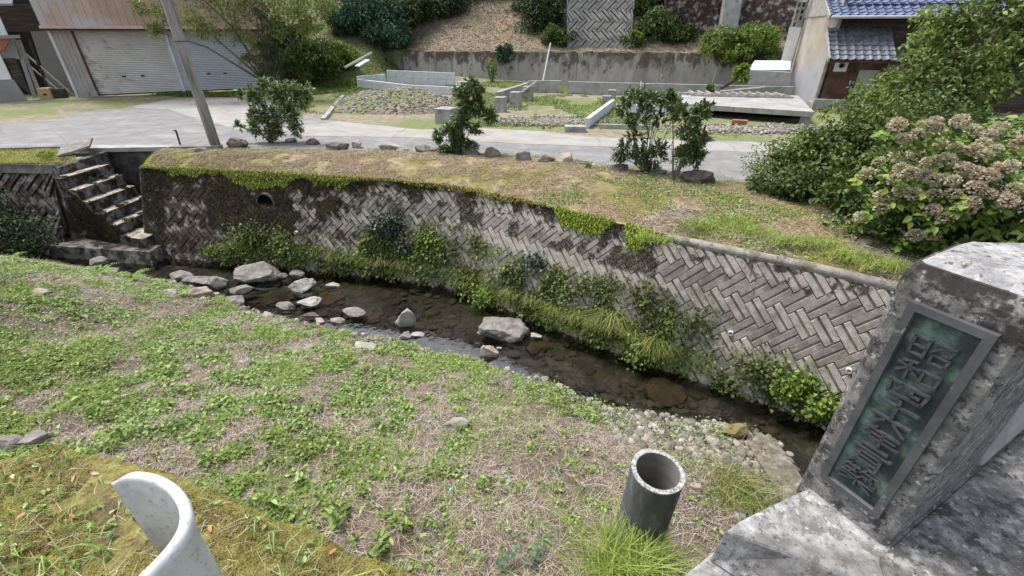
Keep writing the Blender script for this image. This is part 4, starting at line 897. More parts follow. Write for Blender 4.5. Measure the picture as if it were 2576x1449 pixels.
MB().box(gp(-.72, -.2, -.1), gd * .68, gn * .16, (0, 0, .40)).build('base_block', M['concrete'], gar)
MB().box(gp(-.80, -.2, -3.5), gd * .06, gn * 3.4, (0, 0, 2.64)).build('side_wall', M['greywall'], gar)
for k, (a0, a1, mt) in enumerate(((0, 3.05, 'shutter'), (3.17, 6.25, 'shutter2'))):
    mb = MB(); z = .03; n_ = 34; hh_ = 2.42 / n_; vs = []
    for q in range(n_):
        vs += [(z, 0), (z + hh_ * .35, .028), (z + hh_ * .7, .022), (z + hh_ * .92, -.006)]; z += hh_
    vs.append((z, 0)); L_ = len(vs)
    mb.v = [tuple(gp(a0, v, -.06 + d)) for v, d in vs] + [tuple(gp(a1, v, -.06 + d)) for v, d in vs]
    mb.f = [(q, L_ + q, L_ + q + 1, q + 1) for q in range(L_ - 1)]; sh = mb.build('shutter', M[mt], gar)
    MB().box(gp(a0, 0, -.07), gd * (a1 - a0), gn * .06, (0, 0, .05)).build('bottom_rail', M['darktrim'], sh)
    for fx in (.34, .56):
        MB().box(gp(a0 + (a1 - a0) * fx, .70, -.03), gd * .12, gn * .03, (0, 0, .05)).build('handle', M['shade'], sh)
MB().box(gp(3.05, 0, -.1), gd * .12, gn * .12, (0, 0, 2.44)).build('centre_post', M['metalpost'], gar)
MB().box(gp(-.06, 0, -.1), gd * .06, gn * .13, (0, 0, 2.44)).build('side_rail', M['darktrim'], gar)
ribbed(6.25, 7.2, -.3, 2.44, .0, .2, .03).build('right_cladding', M['cladding'], gar)
MB().box(gp(7.2, -.3, -4), gd * .05, gn * 4.0, (0, 0, 2.74)).build('right_side', M['cladding'], gar)
MB().box(gp(6.9, 2.6, -4), gd * .4, gn * 4.35, (0, 0, 4.2)).build('upper_end', M['cladding'], gar)
# shaded passage and the neighbouring shed
sh = thing('neighbour_shed', gp(-3.2, -.1), 'open fronted shed with white panels beside the brown garage', 'shed')
def GP(px, py, off):
    d = ray(px, py); o_ = G1 + gn * off; return CAM + d * ((o_ - CAM) @ gn / (d @ gn))
def gq(name, L, off, mt, th=.08, par=None):
    P = [GP(a, b, off) for a, b in L]; n_ = len(P); mb = MB(); mb.add([p - gn * th for p in P] + P, [tuple(range(n_)), tuple(range(2 * n_ - 1, n_ - 1, -1))] + [(i, (i + 1) % n_, n_ + (i + 1) % n_, n_ + i) for i in range(n_)])
    return mb.build(name, mt, par or sh)
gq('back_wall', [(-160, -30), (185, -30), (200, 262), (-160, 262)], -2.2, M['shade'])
gq('inner_wall', [(74, 72), (132, 72), (190, 236), (128, 236)], -1.2, M['greywall'])
gq('eave_shade', [(-100, 14), (90, 10), (112, 78), (-100, 84)], .05, M['darkwood'])  # dark sheet standing in for the shaded gap under the eave
gq('upper_panel', [(-120, 30), (-2, 42), (19, 89), (-120, 92)], .5, M['plainwhite'])
gq('canopy', [(-120, 90), (48, 88), (50, 96), (-120, 100)], .75, M['greywall'])
gq('red_awning', [(-100, 98), (27, 97), (8, 126), (-100, 130)], .6, M['redbrick'])
gq('grey_wall', [(-100, 100), (36, 97), (62, 150), (-100, 140)], .3, M['greywall'])
gq('white_panel', [(-120, 128), (0, 138), (29, 200), (-120, 203)], .42, M['plainwhite'])
gq('sill_wall', [(-120, 203), (34, 201), (70, 255), (-120, 264)], .40, M['greywall'])
gq('doorway', [(12, 146), (36, 146), (78, 240), (38, 205)], .35, M['darkwood'])
gq('post', [(34, 100), (42, 100), (93, 245), (82, 247)], .3, M['greywall'])
gq('post', [(44, 100), (50, 100), (106, 242), (98, 244)], .12, M['greywood'])
gq('post', [(68, 98), (73, 98), (129, 238), (123, 239)], -.3, M['darkwood'])
gq('roof_edge', [(-120, 10), (32, 10), (32, 14), (-120, 15)], .6, M['greywall'])
gq('roof_panel', [(-120, -40), (30, -40), (30, 9), (-120, 9)], .3, M['plainwhite'])
stick('long board leaning in the dark passage beside the garage', gp(-.95, 0, -.35), gp(-2.1, 1.75, -.8), .045, M['greywood'], 'leaning_board', 'board')
stick('second thin board leaning in the passage beside the garage', gp(-1.15, 0, -.1), gp(-2.2, 1.5, -.6), .03, M['greywood'], 'leaning_board', 'board')
bx_ = thing('cardboard_box', gp(-1.72, 0, .1), 'faded yellow box with a dark hole in the passage by the garage', 'box')
MB().box(gp(-1.85, -.02, .0), gd * .40, gn * .45, (.0, 0, .42)).build('carton', M['tanbox'], bx_)
MB().box(gp(-1.70, .14, .452), gd * .12, gn * .006, (0, 0, .07)).build('handhold', M['shade'], bx_)
MB().box(gp(-1.42, -.02, -.1), gd * .35, gn * .4, (0, 0, .36)).build('side_carton', M['darkwood'], bx_)

# ------------------------------------------------------------------ tiled house on the right
K = np.array([11.9, 18.9, 0]); e1 = unit(np.array([.963, -.269, 0])); e2 = unit(np.array([.269, .963, 0]))
def hp(a, b, z): return K + e1 * a + e2 * b + np.array([0, 0, z])
hou = thing('tiled_house', hp(4, 2, -.1), 'weathered wooden house with blue glazed roof tiles and a corrugated side', 'house')
MB().box(hp(.06, 0, -.1), e1 * 9, e2 * .12, (0, 0, 3.5)).build('front_wall', M['darkwood'], hou)
for k in range(11):
    MB().box(hp(1.9, -.03, 1.75 + k * .155), e1 * 7, e2 * .03, (0, 0, .145)).build('siding', M['darkwood'], hou) if k < 9 else None
mb = MB(); n_ = 30; Lb = 4.5; vs = []
for k in range(n_ * 2 + 1): vs.append((Lb * k / (n_ * 2), .0 if k % 2 else -.05))
L_ = len(vs); mb.v = [tuple(hp(d, b, -.1)) for b, d in vs] + [tuple(hp(d, b, 4.2)) for b, d in vs]; mb.f = [(q, q + 1, L_ + q + 1, L_ + q) for q in range(L_ - 1)]
mb.build('corrugated_side', M['corr'], hou)
MB().box(hp(-.07, 1.6, 3.1), e1 * .035, e2 * 3.0, (0, 0, 3.0)).build('side_boards', M['greywood'], hou)
MB().box(hp(-.06, -.10, -.05), e1 * .10, e2 * .10, (0, 0, 3.2)).build('corner_board', M['greywood'], hou)
MB().box(hp(-.08, -.02, 2.9), e1 * .07, e2 * 4.6, (0, 0, .12)).build('barge_board', M['greywood'], hou) if False else None
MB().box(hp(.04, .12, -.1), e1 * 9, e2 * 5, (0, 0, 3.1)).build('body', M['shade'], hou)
dr = MB().box(hp(.14, -.05, .15), e1 * .98, e2 * .05, (0, 0, 1.08)).build('door', M['brownwall'], hou)
MB().box(hp(.95, -.075, .80), e1 * .04, e2 * .025, (0, 0, .14)).build('handle', M['metalpost'], dr)
MB().box(hp(.1, -.045, 1.25), e1 * 1.9, e2 * .045, (0, 0, .85)).build('transom', M['brownwall'], hou)
MB().box(hp(1.16, -.05, .1), e1 * .66, e2 * .05, (0, 0, 1.2)).build('grey_panel', M['paleconcrete'], hou)
MB().box(hp(1.86, -.04, .1), e1 * 1.6, e2 * .04, (0, 0, 1.55)).build('grey_panel', M['paleconcrete'], hou)
vb = MB().box(hp(.28, -.10, 1.24), e1 * .42, e2 * .05, (0, 0, .50)).build('vent_panel', M['plainwhite'], hou)
vs, fs = ringtube(hp(.49, -.10, 1.45), -e2, .10, .075, .05, 16); MB().add(vs, fs).build('vent_ring', M['greywall'], vb)
MB().tube([hp(.49, -.099, 1.45), hp(.49, -.115, 1.45)], .074, 14).build('vent_hole', M['shade'], vb)
wf = MB(); wf.box(hp(2.3, -.06, 2.28), e1 * 1.5, e2 * .05, (0, 0, .05)); wf.box(hp(2.3, -.06, 1.75), e1 * .05, e2 * .05, (0, 0, .53)); wn = wf.build('window_frame', M['metalpost'], hou)
MB().box(hp(2.36, -.05, 1.75), e1 * 1.4, e2 * .02, (0, 0, .52)).build('pane', M['shade'], wn)
def tiles(name, o, ea, eb, na, nb, mt, parent, tw, tl, pr=.055):
    """pantile roof: ea along the eave, eb up the slope; o eave corner"""
    nn = unit(np.cross(ea, eb)); prof = [(0, .75), (.07, 1.0), (.16, .85), (.26, .30), (.45, .02), (.65, .0), (.85, .25), (1.0, .60)]
    mb = MB()
    for j in range(nb):
        for i in range(na):
            jx = random.uniform(-.006, .006); base = o + ea * (i * tw) + eb * (j * tl + jx); n0 = len(mb.v)
            for (x, h) in prof: mb.v.append(tuple(base + ea * tw * x + nn * (h * pr + .030) - eb * .0))
            for (x, h) in prof: mb.v.append(tuple(base + ea * tw * x + nn * (h * pr + .0) + eb * (tl * 1.06)))
            for (x, h) in prof: mb.v.append(tuple(base + ea * tw * x + nn * (h * pr + .002)))
            q = len(prof)
            for k in range(q - 1): mb.f.append((n0 + k, n0 + k + 1, n0 + q + k + 1, n0 + q + k)); mb.f.append((n0 + 2 * q + k, n0 + 2 * q + k + 1, n0 + k + 1, n0 + k))
            mb.f.append((n0, n0 + q, n0 + 2 * q))
    MB().hexa(*[o + ea * a + eb * b + nn * c for c in (-.10, -.012) for a, b in ((0, 0), (na * tw, 0), (na * tw, nb * tl), (0, nb * tl))]).build(name.replace('tiles', 'deck'), M['darkwood'], parent)
    return mb.build(name, mt, parent)
upm = unit(e2 * .9 + np.array([0, 0, .42])); o_ = hp(-.5, -.62, 3.02)
tiles('roof_tiles', o_, e1, upm, 34, 9, M['tileblue'], hou, .27, .235)
gt = MB().tube([hp(-.5, -.72, 2.99), hp(4, -.72, 2.98), hp(9, -.72, 2.97)], .05, 8).build('gutter', M['paleconcrete'], hou)
MB().box(hp(-.56, -.62, 2.9), e1 * .05, upm * 2.6, (0, 0, .16)).build('barge_board', M['greywood'], hou)
upp = unit(e2 * 1.45 + np.array([0, 0, 1.0])); po = hp(-.36, -1.42, 1.68)
pr_ = tiles('porch_tiles', po, e1, upp, 8, 7, M['tile'], hou, .252, .245)
MB().box(po - e1 * .05 - np.array([0, 0, .06]), e1 * .05, upp * 1.75, (0, 0, .14)).build('porch_barge', M['greywood'], hou)
tiles('lean_to_tiles', hp(1.72, -.95, 1.62), e1, unit(e2 * 1.3 + np.array([0, 0, .62])), 5, 4, M['tile'], hou, .25, .24)
MB().box(hp(-.3, -.95, -.2), e1 * 3.0, e2 * .16, (0, 0, .55)).build('base_wall', M['concrete'], hou)
MB().box(hp(-.28, -.8, -.1), e1 * 3.0, e2 * .75, (0, 0, .30)).build('base_step', M['concrete'], hou)
# half demolished annex to its left
an = thing('demolished_annex', hp(-2, 2.5, 0), 'remains of a demolished annex with white wall panels left of the house', 'ruin')
MB().hexa(Y(1872, 243, 21.6), Y(1985, 252, 21.3), Y(1990, 252, 22.3), Y(1880, 243, 22.6), Y(1880, 176, 21.6), Y(1987, 182, 21.3), Y(1990, 180, 22.3), Y(1882, 176, 22.6)).build('grey_wall', M['paleconcrete'], an)
MB().hexa(Y(1882, 176, 21.9), Y(1987, 176, 21.9), Y(1990, 176, 22.2), Y(1882, 176, 22.2), Y(1898, 153, 22.6), Y(1990, 155, 22.6), Y(1992, 152, 22.9), Y(1900, 152, 22.9)).build('white_sill', M['blockwhite'], an)
MB().hexa(Y(1963, 160, 22.9), Y(1987, 172, 22.9), Y(1990, 172, 23.1), Y(1966, 160, 23.1), Y(1986, 68, 22.9), Y(2016, 70, 22.9), Y(2018, 70, 23.1), Y(1988, 68, 23.1)).build('white_panel', M['plainwhite'], an)
mb = MB()
A_, B_, C_, D_ = Y(1990, 70, 23.2), Y(2014, 70, 23.2), Y(2030, 4, 23.2), Y(2008, 4, 23.2)
for k in range(5): mb.tube([lerp(A_, D_, k / 4), lerp(B_, C_, k / 4)], .05, 4)
for k in range(3): mb.tube([lerp(A_, B_, k / 2), lerp(D_, C_, k / 2)], .05, 4)
mb.tube([D_ + np.array([-.2, 0, .1]), C_ + np.array([1.2, -1, .25])], .09, 4)
mb.build('lattice', M['greywood'], an)
stick('dark sloping beam end at the left of the annex wall', Y(1815, 222, 20.5), Y(1880, 180, 21.0), .07, M['darkwood'], 'beam', 'beam')
# raised slab with debris
sb = thing('raised_slab', (8, 16.5, 0), 'raised white concrete floor slab over a dark void beside the house', 'slab')
q = [np.array(p) for p in ((5.9, 16.75, 0), (9.45, 14.85, 0), (11.35, 19.2, 0), (7.0, 20.0, 0))]
zt = np.array([0, 0, .36])
mb = MB(); mb.hexa(q[0] + zt - [0, 0, .13], q[1] + zt - [0, 0, .13], q[2] + zt - [0, 0, .13], q[3] + zt - [0, 0, .13], q[0] + zt, q[1] + zt, q[2] + zt, q[3] + zt)
mb.build('deck_plate', M['slabtop'], sb, bevel=.01)
edge_d = unit(q[1] - q[0]); L_ = np.linalg.norm(q[1] - q[0]); od = np.array([edge_d[1], -edge_d[0], 0])
mb = MB(); nk = 7
for k in range(nk): mb.box(q[0] + edge_d * (L_ / nk * k) + od * .005 + zt - [0, 0, .14], edge_d * (L_ / nk - .012), od * .09, (0, 0, .155))
mb.build('edge_beam', M['concrete'], sb)
MB().box(q[1] - edge_d * .3 + np.array([0, .05, -.1]), edge_d * .28, -od * .3, (0, 0, .32)).build('support', M['concrete'], sb)
MB().box(q[0] + np.array([.2, .5, -.1]), edge_d * .3, -od * .3, (0, 0, .32)).build('support', M['concrete'], sb)
MB().hexa(q[0] - od * 1.3 - [0, 0, .1], q[1] - od * 1.3 - [0, 0, .1], q[1] - od * 1.4 - [0, 0, .1], q[0] - od * 1.4 - [0, 0, .1], q[0] - od * 1.3 + [0, 0, .2], q[1] - od * 1.3 + [0, 0, .2], q[1] - od * 1.4 + [0, 0, .2], q[0] - od * 1.4 + [0, 0, .2]).build('void_dark_board', M['shade'], sb)  # dark board added to paint the shade under the slab
wd = thing('wooden_pallet_frame', (8.6, 18.6, .36), 'broken slatted wooden frame lying on the raised slab', 'wooden frame')
mb = MB(); O_ = np.array([7.0, 18.9, .37]); a1_ = np.array([3.6, -.75, 0]); b1_ = np.array([.15, 1.0, 0])
for k in range(4): mb.box(O_ + b1_ * k * .3, a1_, b1_ * .07, (0, 0, .06))
for k in range(11): mb.box(O_ + a1_ * (k + .2) / 11.5 + np.array([0, 0, .062]), a1_ / 70 * 1.5, b1_ * .95, (0, 0, .05))
mb.build('slats', M['greywood'], wd)
MB().tube([O_ + a1_ * .3 + np.array([0, .2, .16]), O_ + a1_ * .8 + np.array([0, .75, .3])], .04, 4).build('loose_slat', M['greywood'], wd)

# ------------------------------------------------------------------ pole, rods
p0, p1 = G(545, 374), None
s_ = (p0[1] * CP + 2.5 * SP) / FPX
up_ = unit(np.array([-.012, -.01, 1.]))
mb = MB(); mb.tube([p0 - up_ * .3, p0 + up_ * .8, p0 + up_ * 2.2, p0 + up_ * 4.0, p0 + up_ * 6.5], [.118, .114, .11, .105, .10], 18)
pl_ = thing('utility_pole', p0, 'weathered grey utility pole standing at the road edge', 'utility pole'); mb.build('shaft', M['timber'], pl_, smooth=True)
MB().tube([p0 + up_ * 2.33 + np.array([0, 0, 0]), p0 + up_ * 2.35], .114, 18).build('wire_band', M['rust'], pl_)
MB().box(p0 + np.array([-.12, -.62, -.05]), (.3, .22, 0), (-.08, .11, 0), (0, 0, .26)).build('anchor_stone', M['rockdark'], pl_) if False else None
rock('small dark squared stone at the foot of the utility pole', (p0[0] - .03, p0[1] - .55, -.02), .2, .1, .14, M['rock'], 77, .6)
a_ = G(456, 372); tag(MB().tube([a_, Y(443, 330, a_[1]), Y(441.5, 328, a_[1]), Y(437, 329, a_[1])], .022, 6).build('bent_rod', M['rust']), 'thin rusty rod with a bent top standing at the road edge', 'rod')
tag(MB().box(G(428, 380), (1.15, .08, 0), (0, .2, 0), (0, 0, .10)).build('kerb_block', M['rock']), 'short grey kerb block beside the bent rusty rod', 'kerb block')
tag(MB().box(Z(145, 398, -.04), (.55, .35, .16), (-.2, .4, .12), (0, 0, .05)).build('slate_plate', M['rock']), 'tilted slate plate lying on moss left of the steps', 'stone plate')
pot = thing('flower_pot', Z(122, 405, -.05), 'small brown pot overgrown with green moss beside the slate plate', 'flower pot')
c = Z(122, 405, -.05); vs, fs = ringtube(c, (0, 0, 1), .17, .14, .14, 16); MB().add(vs, fs).build('bowl', M['redbrick'], pot)
V, F = clumpleaves([c + np.array([0, 0, .13])], [.15], 300, .04, .02, .6, .4); bulk('moss', V, F, M['brightleaf'], pot)

# ------------------------------------------------------------------ concrete pipe, white guard rail end
pc = np.array([1.04, 2.23, 0]); pz = -.30
pp = thing('concrete_pipe', (pc[0], pc[1], -1.4), 'upright dark open topped cement pipe standing on the bank', 'pipe')
ax = unit(np.array([.03, -.03, 1])); b0 = np.array([pc[0], pc[1], -1.5]); ln = (pz - b0[2])
vs, fs = ringtube(b0, ax, .192, .161, ln - .012, 48); mbp = MB().add(vs, fs).build('barrel', M['pipe'], pp)
for p in mbp.data.polygons: pass
vs, fs = ringtube(b0 + ax * (ln - .0115), ax, .1925, .160, .012, 48); MB().add(vs, fs).build('rim', M['piperim'], pp, rough=.003)
vs, fs = ringtube(b0 + ax * .2, ax, .160, .157, ln - .2, 48); MB().add(vs, fs).build('bore', M['pipein'], pp)
MB().tube([b0 + ax * .15, b0 + ax * .3], .157, 24).build('pipe_bottom', M['shade'], pp)  # near-black plug closing the pipe low down
n_ = 260; aa = rng.random(n_) * 6.28; P = np.c_[pc[0] + .22 * np.cos(aa) + rng.normal(0, .03, n_), pc[1] + .22 * np.sin(aa) + rng.normal(0, .03, n_), np.zeros(n_)]; P[:, 2] = znear(P[:, 0], P[:, 1]); V, F = blades(P, .06 + .10 * rng.random(n_), .006, hlean(n_), bend=.6)
tag(bulk('pipe_foot_grass', V, F, M['grass']), 'short grass growing round the foot of the cement pipe', kind='stuff')
# guard rail sleeve: curled sheet with rolled top edge
top_px = [(277, 1212), (300, 1204), (335, 1201), (370, 1204), (405, 1216), (435, 1238), (455, 1268), (462, 1300), (455, 1335), (430, 1375), (395, 1415), (358, 1452), (310, 1500), (250, 1560)]
GZ = 1.28; path = np.array([Z(a, b, GZ) for a, b in top_px]); path = resample(path[:, :2], 60)
cx_, cy_ = path[:30].mean(0)
vs, fs = [], []; n_ = len(path); th = .016
for i, p in enumerate(path):
    t = unit(path[min(i + 1, n_ - 1)] - path[max(i - 1, 0)]); nn = np.array([-t[1], t[0]])       # outward
    k = sstep(i, 0, 6)
    prof = [(-.5, -.62, 0), (-.5, -.03, 0), (-.62, -.012, 0), (-.55, .004, 0), (0, .012, 0), (.75, .008, 0), (1.1, -.010, 0), (1.0, -.035, 0), (.62, -.06, 0), (.55, -.14, 0), (.9, -.40, 0), (.9, -.62, 0)]
    for a, z, _ in prof:
        aa = a * th * (1.25 if a > 0 else 1) * (.4 + .6 * k) ; q = p + nn * aa; fl = (-z) * -.04 if a > 0 else (-z) * .0
        q = q + nn * fl * k; vs.append((q[0], q[1], GZ + z - .02 * (1 - k)))
P_ = 12
for i in range(n_ - 1):
    for k in range(P_): fs.append((i * P_ + k, i * P_ + (k + 1) % P_, (i + 1) * P_ + (k + 1) % P_, (i + 1) * P_ + k))
fs += [tuple(range(P_)), tuple((n_ - 1) * P_ + k for k in range(P_))]
gr_ = thing('guard_rail_end', (path[0][0], path[0][1], GZ - .62), 'curled white painted end sleeve of a guard rail', 'guard rail')
MB().add(vs, fs).build('sleeve', M['white'], gr_, smooth=True)

# ================================================================== ROCKS
RK = [
 ('largest rounded grey boulder in the stream below the drain', 628, 712, 122, 56, 'rock', 'boulder'),
 ('tall pale rock standing alone mid stream', 1023, 822, 58, 66, 'rockwhite', 'rock'),
 ('wide layered boulder in the middle of the stream', 1253, 852, 132, 60, 'rock', 'boulder'),
 ('squarish pinkish rock just below the wide layered boulder', 1229, 898, 44, 40, 'rockpink', 'rock'),
 ('mossy brown boulder beside the concrete footing', 1860, 1108, 76, 62, 'rockmoss', 'boulder'),
 ('rounded grey rock upstream near the ferns', 446, 706, 58, 28, 'rock', 'rock'),
 ('long low grey rock left of the largest boulder', 482, 716, 74, 22, 'rock', 'rock'),
 ('blocky grey rock touching the left side of the largest boulder', 545, 726, 54, 38, 'rock', 'rock'),
 ('flat reddish boulder at the grass edge upstream', 498, 748, 68, 36, 'rockpink', 'rock'),
 ('flat grey rock under the front of the largest boulder', 606, 738, 58, 24, 'rock', 'rock'),
 ('slanted grey rock on the bank edge beneath the largest boulder', 585, 768, 58, 34, 'rock', 'rock'),
 ('jagged pale rock in the water right of the largest boulder', 757, 734, 70, 36, 'rockwhite', 'rock'),
 ('small low rock in the water beside the jagged pale rock', 832, 724, 38, 12, 'rockwhite', 'rock'),
 ('thin pointed grey rock right of the largest boulder', 742, 694, 44, 14, 'rock', 'rock'),
 ('small dark rock just right of the largest boulder', 710, 700, 22, 18, 'rock', 'rock'),
 ('flat pale slab at the near water edge upstream of the tall pale rock', 772, 770, 60, 18, 'rockwhite', 'rock'),
 ('long flat grey slab breaking the surface left of the tall pale rock', 888, 794, 58, 15, 'rock', 'rock'),
 ('dark rock on the near shore left of the flat slab', 776, 806, 52, 20, 'rockdark', 'rock'),
 ('small brown rock on the near shore beside the dark rock', 803, 812, 30, 14, 'rockpink', 'rock'),
 ('reddish rounded stone at the near water edge', 849, 812, 34, 18, 'rockpink', 'rock'),
 ('pale rounded stone in grass near the water', 668, 806, 42, 24, 'rockwhite', 'rock'),
 ('grey stone at the water edge left of the pale rounded stone', 716, 778, 46, 18, 'rock', 'rock'),
 ('small bluish stone standing in grass near the shore rocks', 610, 784, 26, 22, 'rock', 'rock'),
 ('grey rock at the far upstream end of the water', 243, 668, 56, 24, 'rock', 'rock'),
 ('smaller grey rock beside the farthest upstream rock', 283, 688, 40, 16, 'rock', 'rock'),
 ('pale flat rock half buried in grass near the reddish boulder', 420, 742, 36, 16, 'rockwhite', 'rock'),
 ('small flat grey stone at the shore below the tall pale rock', 1018, 852, 34, 14, 'rock', 'rock'),
 ('narrow grey stone beside the flat one below the tall pale rock', 1050, 846, 34, 11, 'rockwhite', 'rock'),
 ('small stone between the wide boulder and the shore', 1254, 880, 16, 10, 'rockwhite', 'rock'),
 ('thin stone left of the wide layered boulder', 1210, 842, 20, 14, 'rock', 'rock'),
 ('tiny flat stone right of the wide layered boulder', 1350, 850, 32, 6, 'rockwhite', 'rock'),
 ('small grey stone on the shore by the bright water', 1372, 962, 28, 16, 'rock', 'rock'),
 ('brown stone on the shore downstream of the bright water', 1406, 975, 26, 14, 'rockpink', 'rock'),
 ('bluish flat stone on the bank above the cement pipe', 1608, 1098, 36, 16, 'rock', 'rock'),
 ('grey stone on the bank between creeping weeds', 1490, 1036, 30, 16, 'rock', 'rock'),
 ('rounded stone left of the mossy brown boulder', 1810, 1085, 26, 20, 'rock', 'rock'),
 ('flat pebble like stone between the pipe and the footing', 1752, 1150, 26, 12, 'rockwhite', 'rock'),
 ('pinkish stone in front of the cement pipe top', 1754, 1240, 34, 36, 'rockpink', 'rock'),
 ('grey stone half buried near the footing weeds', 1840, 1172, 32, 18, 'rock', 'rock'),
]
for k, (lb, px, py, wp, hp_, mt, nm) in enumerate(RK):
    c = Z(px, py, WZ); z = WZ
    if dnear(c[0], c[1]) > .12:
        for it in range(6): c = Z(px, py, z); z = float(znear(c[0], c[1]))
    rockpx(lb, px, py, wp, hp_, z, M[mt], k + 1, name=nm, cat=nm, group='rocks along the stream', sub=5 if wp > 60 else 4)
for k, (lb, px, py, wp) in enumerate([('large iron brown flat stone under water upstream', 828, 738, 88), ('smaller brown flat stone under water below the first', 800, 778, 56), ('broad brown flat stone under water near the weedy shore', 1680, 968, 120), ('brown flat stone under water right of the layered boulder', 1352, 862, 84), ('brown flat stone under water beneath the sedges', 1700, 930, 60), ('small brown flat stone under water mid stream', 1150, 868, 46), ('flat brown stone in the dark water downstream', 1790, 975, 46)]):
    c = Z(px, py, WZ - .03); s_ = (c[1] * CP + (2.5 - c[2]) * SP) / FPX
    rock(lb, (c[0], c[1], WZ - .145), wp * s_ * .5, wp * s_ * .42, .06, M['rockrust'], 40 + k, .3 * k, 'brown submerged stones', 'stone', 'flat_stone', sink=.2)
# rocks sitting on the near bank
for k, (lb, px, py, wp, hp_, mt) in enumerate([
 ('pinkish rock half sunk in the bank among ferns at the left', 86, 752, 64, 26, 'rockpink'),
 ('whitish rounded stone capped with dry grass in the middle of the bank', 1153, 1082, 60, 48, 'rockwhite'),
 ('flat pale stone showing through the bank by the drain line', 912, 884, 66, 14, 'rockwhite'),
 ('low grey stone lying in straw in the upper bank', 966, 934, 34, 12, 'rock'),
 ('broken pale stone in the bank left of the pipe', 1262, 1222, 46, 18, 'rockwhite'),
 ('small pale stone half hidden in clover near the shore', 440, 820, 44, 12, 'rockpink')]):
    z = -1.2
    for it in range(8): c = Z(px, py, z); z = float(znear(c[0], c[1]))
    rockpx(lb, px, py, wp, hp_, z - .02, M[mt], 60 + k, group='stones in the near bank')
for k, (lb, px, py, wp, hp_) in enumerate([('pale grey edge stone at the left end of the mossy ledge', 70, 1122, 92, 30), ('darker cracked edge stone at the frame side of the mossy ledge', 10, 1128, 70, 34)]):
    rockpx(lb, px, py, wp, hp_, LZ - .02, M['rock'], 70 + k, group='stones edging the ledge')
# kerb stones along the road
KS = [(585, 372, 52, 24, 'rockdark', 'dark rounded kerb stone right beside the utility pole'), (786, 362, 34, 14, 'rockdark', 'small dark kerb stone right of the white tipped bush'), (730, 356, 30, 9, 'rock', 'low grey kerb stone in the row beneath the white tipped bush'),
 (846, 376, 50, 18, 'rockdark', 'reddish dark kerb stone between the two left bushes'), (895, 370, 28, 16, 'rockpink', 'peaked brown kerb stone beside the reddish dark one'), (985, 378, 52, 18, 'rockwhite', 'wide whitish broken kerb stone left of the middle tree'),
 (1012, 380, 26, 12, 'rockwhite', 'small whitish kerb stone touching the wide broken one'), (1060, 382, 40, 18, 'rock', 'grey kerb stone just left of the middle citrus tree'), (1094, 382, 28, 14, 'rock', 'small grey kerb stone at the foot of the middle citrus tree'),
 (1188, 394, 44, 18, 'rockdark', 'dark low kerb stone just right of the middle citrus tree'), (1235, 398, 38, 24, 'rockdark', 'rounded brown kerb stone second right of the middle tree'), (1268, 398, 30, 8, 'rockdark', 'flat small kerb stone between the rounded brown and cube shaped ones'),
 (1316, 408, 38, 26, 'rock', 'cube shaped grey kerb stone standing a little apart'), (1370, 412, 42, 18, 'rockdark', 'flat brown kerb stone right of the cube shaped one'), (1422, 410, 38, 24, 'rockpink', 'domed reddish kerb stone in the middle of the row'),
 (1452, 416, 34, 14, 'rockdark', 'low brown kerb stone touching the domed reddish one'), (1478, 428, 20, 20, 'rockmoss', 'small mossy stump like stone in the kerb row'), (1512, 424, 46, 10, 'rock', 'long flat grey kerb stone right of the mossy stump'),
 (1560, 432, 46, 16, 'rockdark', 'dark kerb stone left of the right citrus tree'), (1705, 450, 44, 20, 'rockdark', 'brown kerb stone behind the right tree stake'), (1772, 466, 78, 36, 'rockdark', 'largest dark smooth boulder at the right end of the kerb row'), (1660, 440, 34, 14, 'rockdark', 'dark kerb stone hidden behind the right citrus trunk')]
for k, (px, py, wp, hp_, mt, lb) in enumerate(KS):
    rockpx(lb, px, py + 3, wp * 1.15, hp_ * 1.45, .0, M[mt], 100 + k, 'kerb stones along the road', sink=.12, name='kerb_stone', cat='kerb stone')
# shore pebbles
def shore(n, d0, d1, x0=-12, x1=5):
    out = []
    while len(out) < n:
        x = rng.uniform(x0, x1, n * 3); y = rng.uniform(1, 10, n * 3); d = dnear(x, y); m_ = (d > d0) & (d < d1); out += list(zip(x[m_], y[m_]))
    return np.array(out[:n])
q = np.concatenate([shore(900, -.12, .35), shore(1700, -.15, .8, 1.2, 3.9)]); z = znear(q[:, 0], q[:, 1])
tag(cobbles('pebbles', np.c_[q, np.maximum(z, WZ - .05) + .01], .012 + .055 * rng.random(len(q)) ** 2, M['pebble'], .6), 'pale pebbles scattered along the near water edge', kind='stuff')

# ================================================================== GROUND COVER
def bankpts(n, dens):
    """random points on the near bank, thinned with the given density function"""
    P = np.zeros((0, 3))
    while len(P) < n:
        # uniform in the picture's depth: sample x/y then thin
        m_ = n * 3; y = rng.uniform(.9, 9.6, m_) ; x = rng.uniform(-13.5, 3.4, m_)
        ok = (dnear(x, y) > .03) & (np.abs(x) < y * 1.35 + 1.2); x, y = x[ok], y[ok]
        k = rng.random(len(x)) < dens(x, y); x, y = x[k], y[k]; P = np.concatenate([P, np.c_[x, y, znear(x, y)]])
    return P[:n]
def gdens(x, y):
    f = .65 * fbm(x, y, 2.6, 4, 21) + .35 * fbm(x, y, 9, 2, 22); gl_ = sstep(f, .42, .62) * (.07 + .93 * sstep(-x + (y - 3) * .6, -.3, 3.6)) + .03
    d = dnear(x, y); gl_ = gl_ * .8 + .45 * (d < .45) * (x > -2) * (x < 1.1) * sstep(fbm(x, y, 3, 2, 5), .35, .55); gl_ = gl_ * (1 - .8 * (d < .8) * (x >= 1.2))
    return np.clip(gl_, 0, 1)
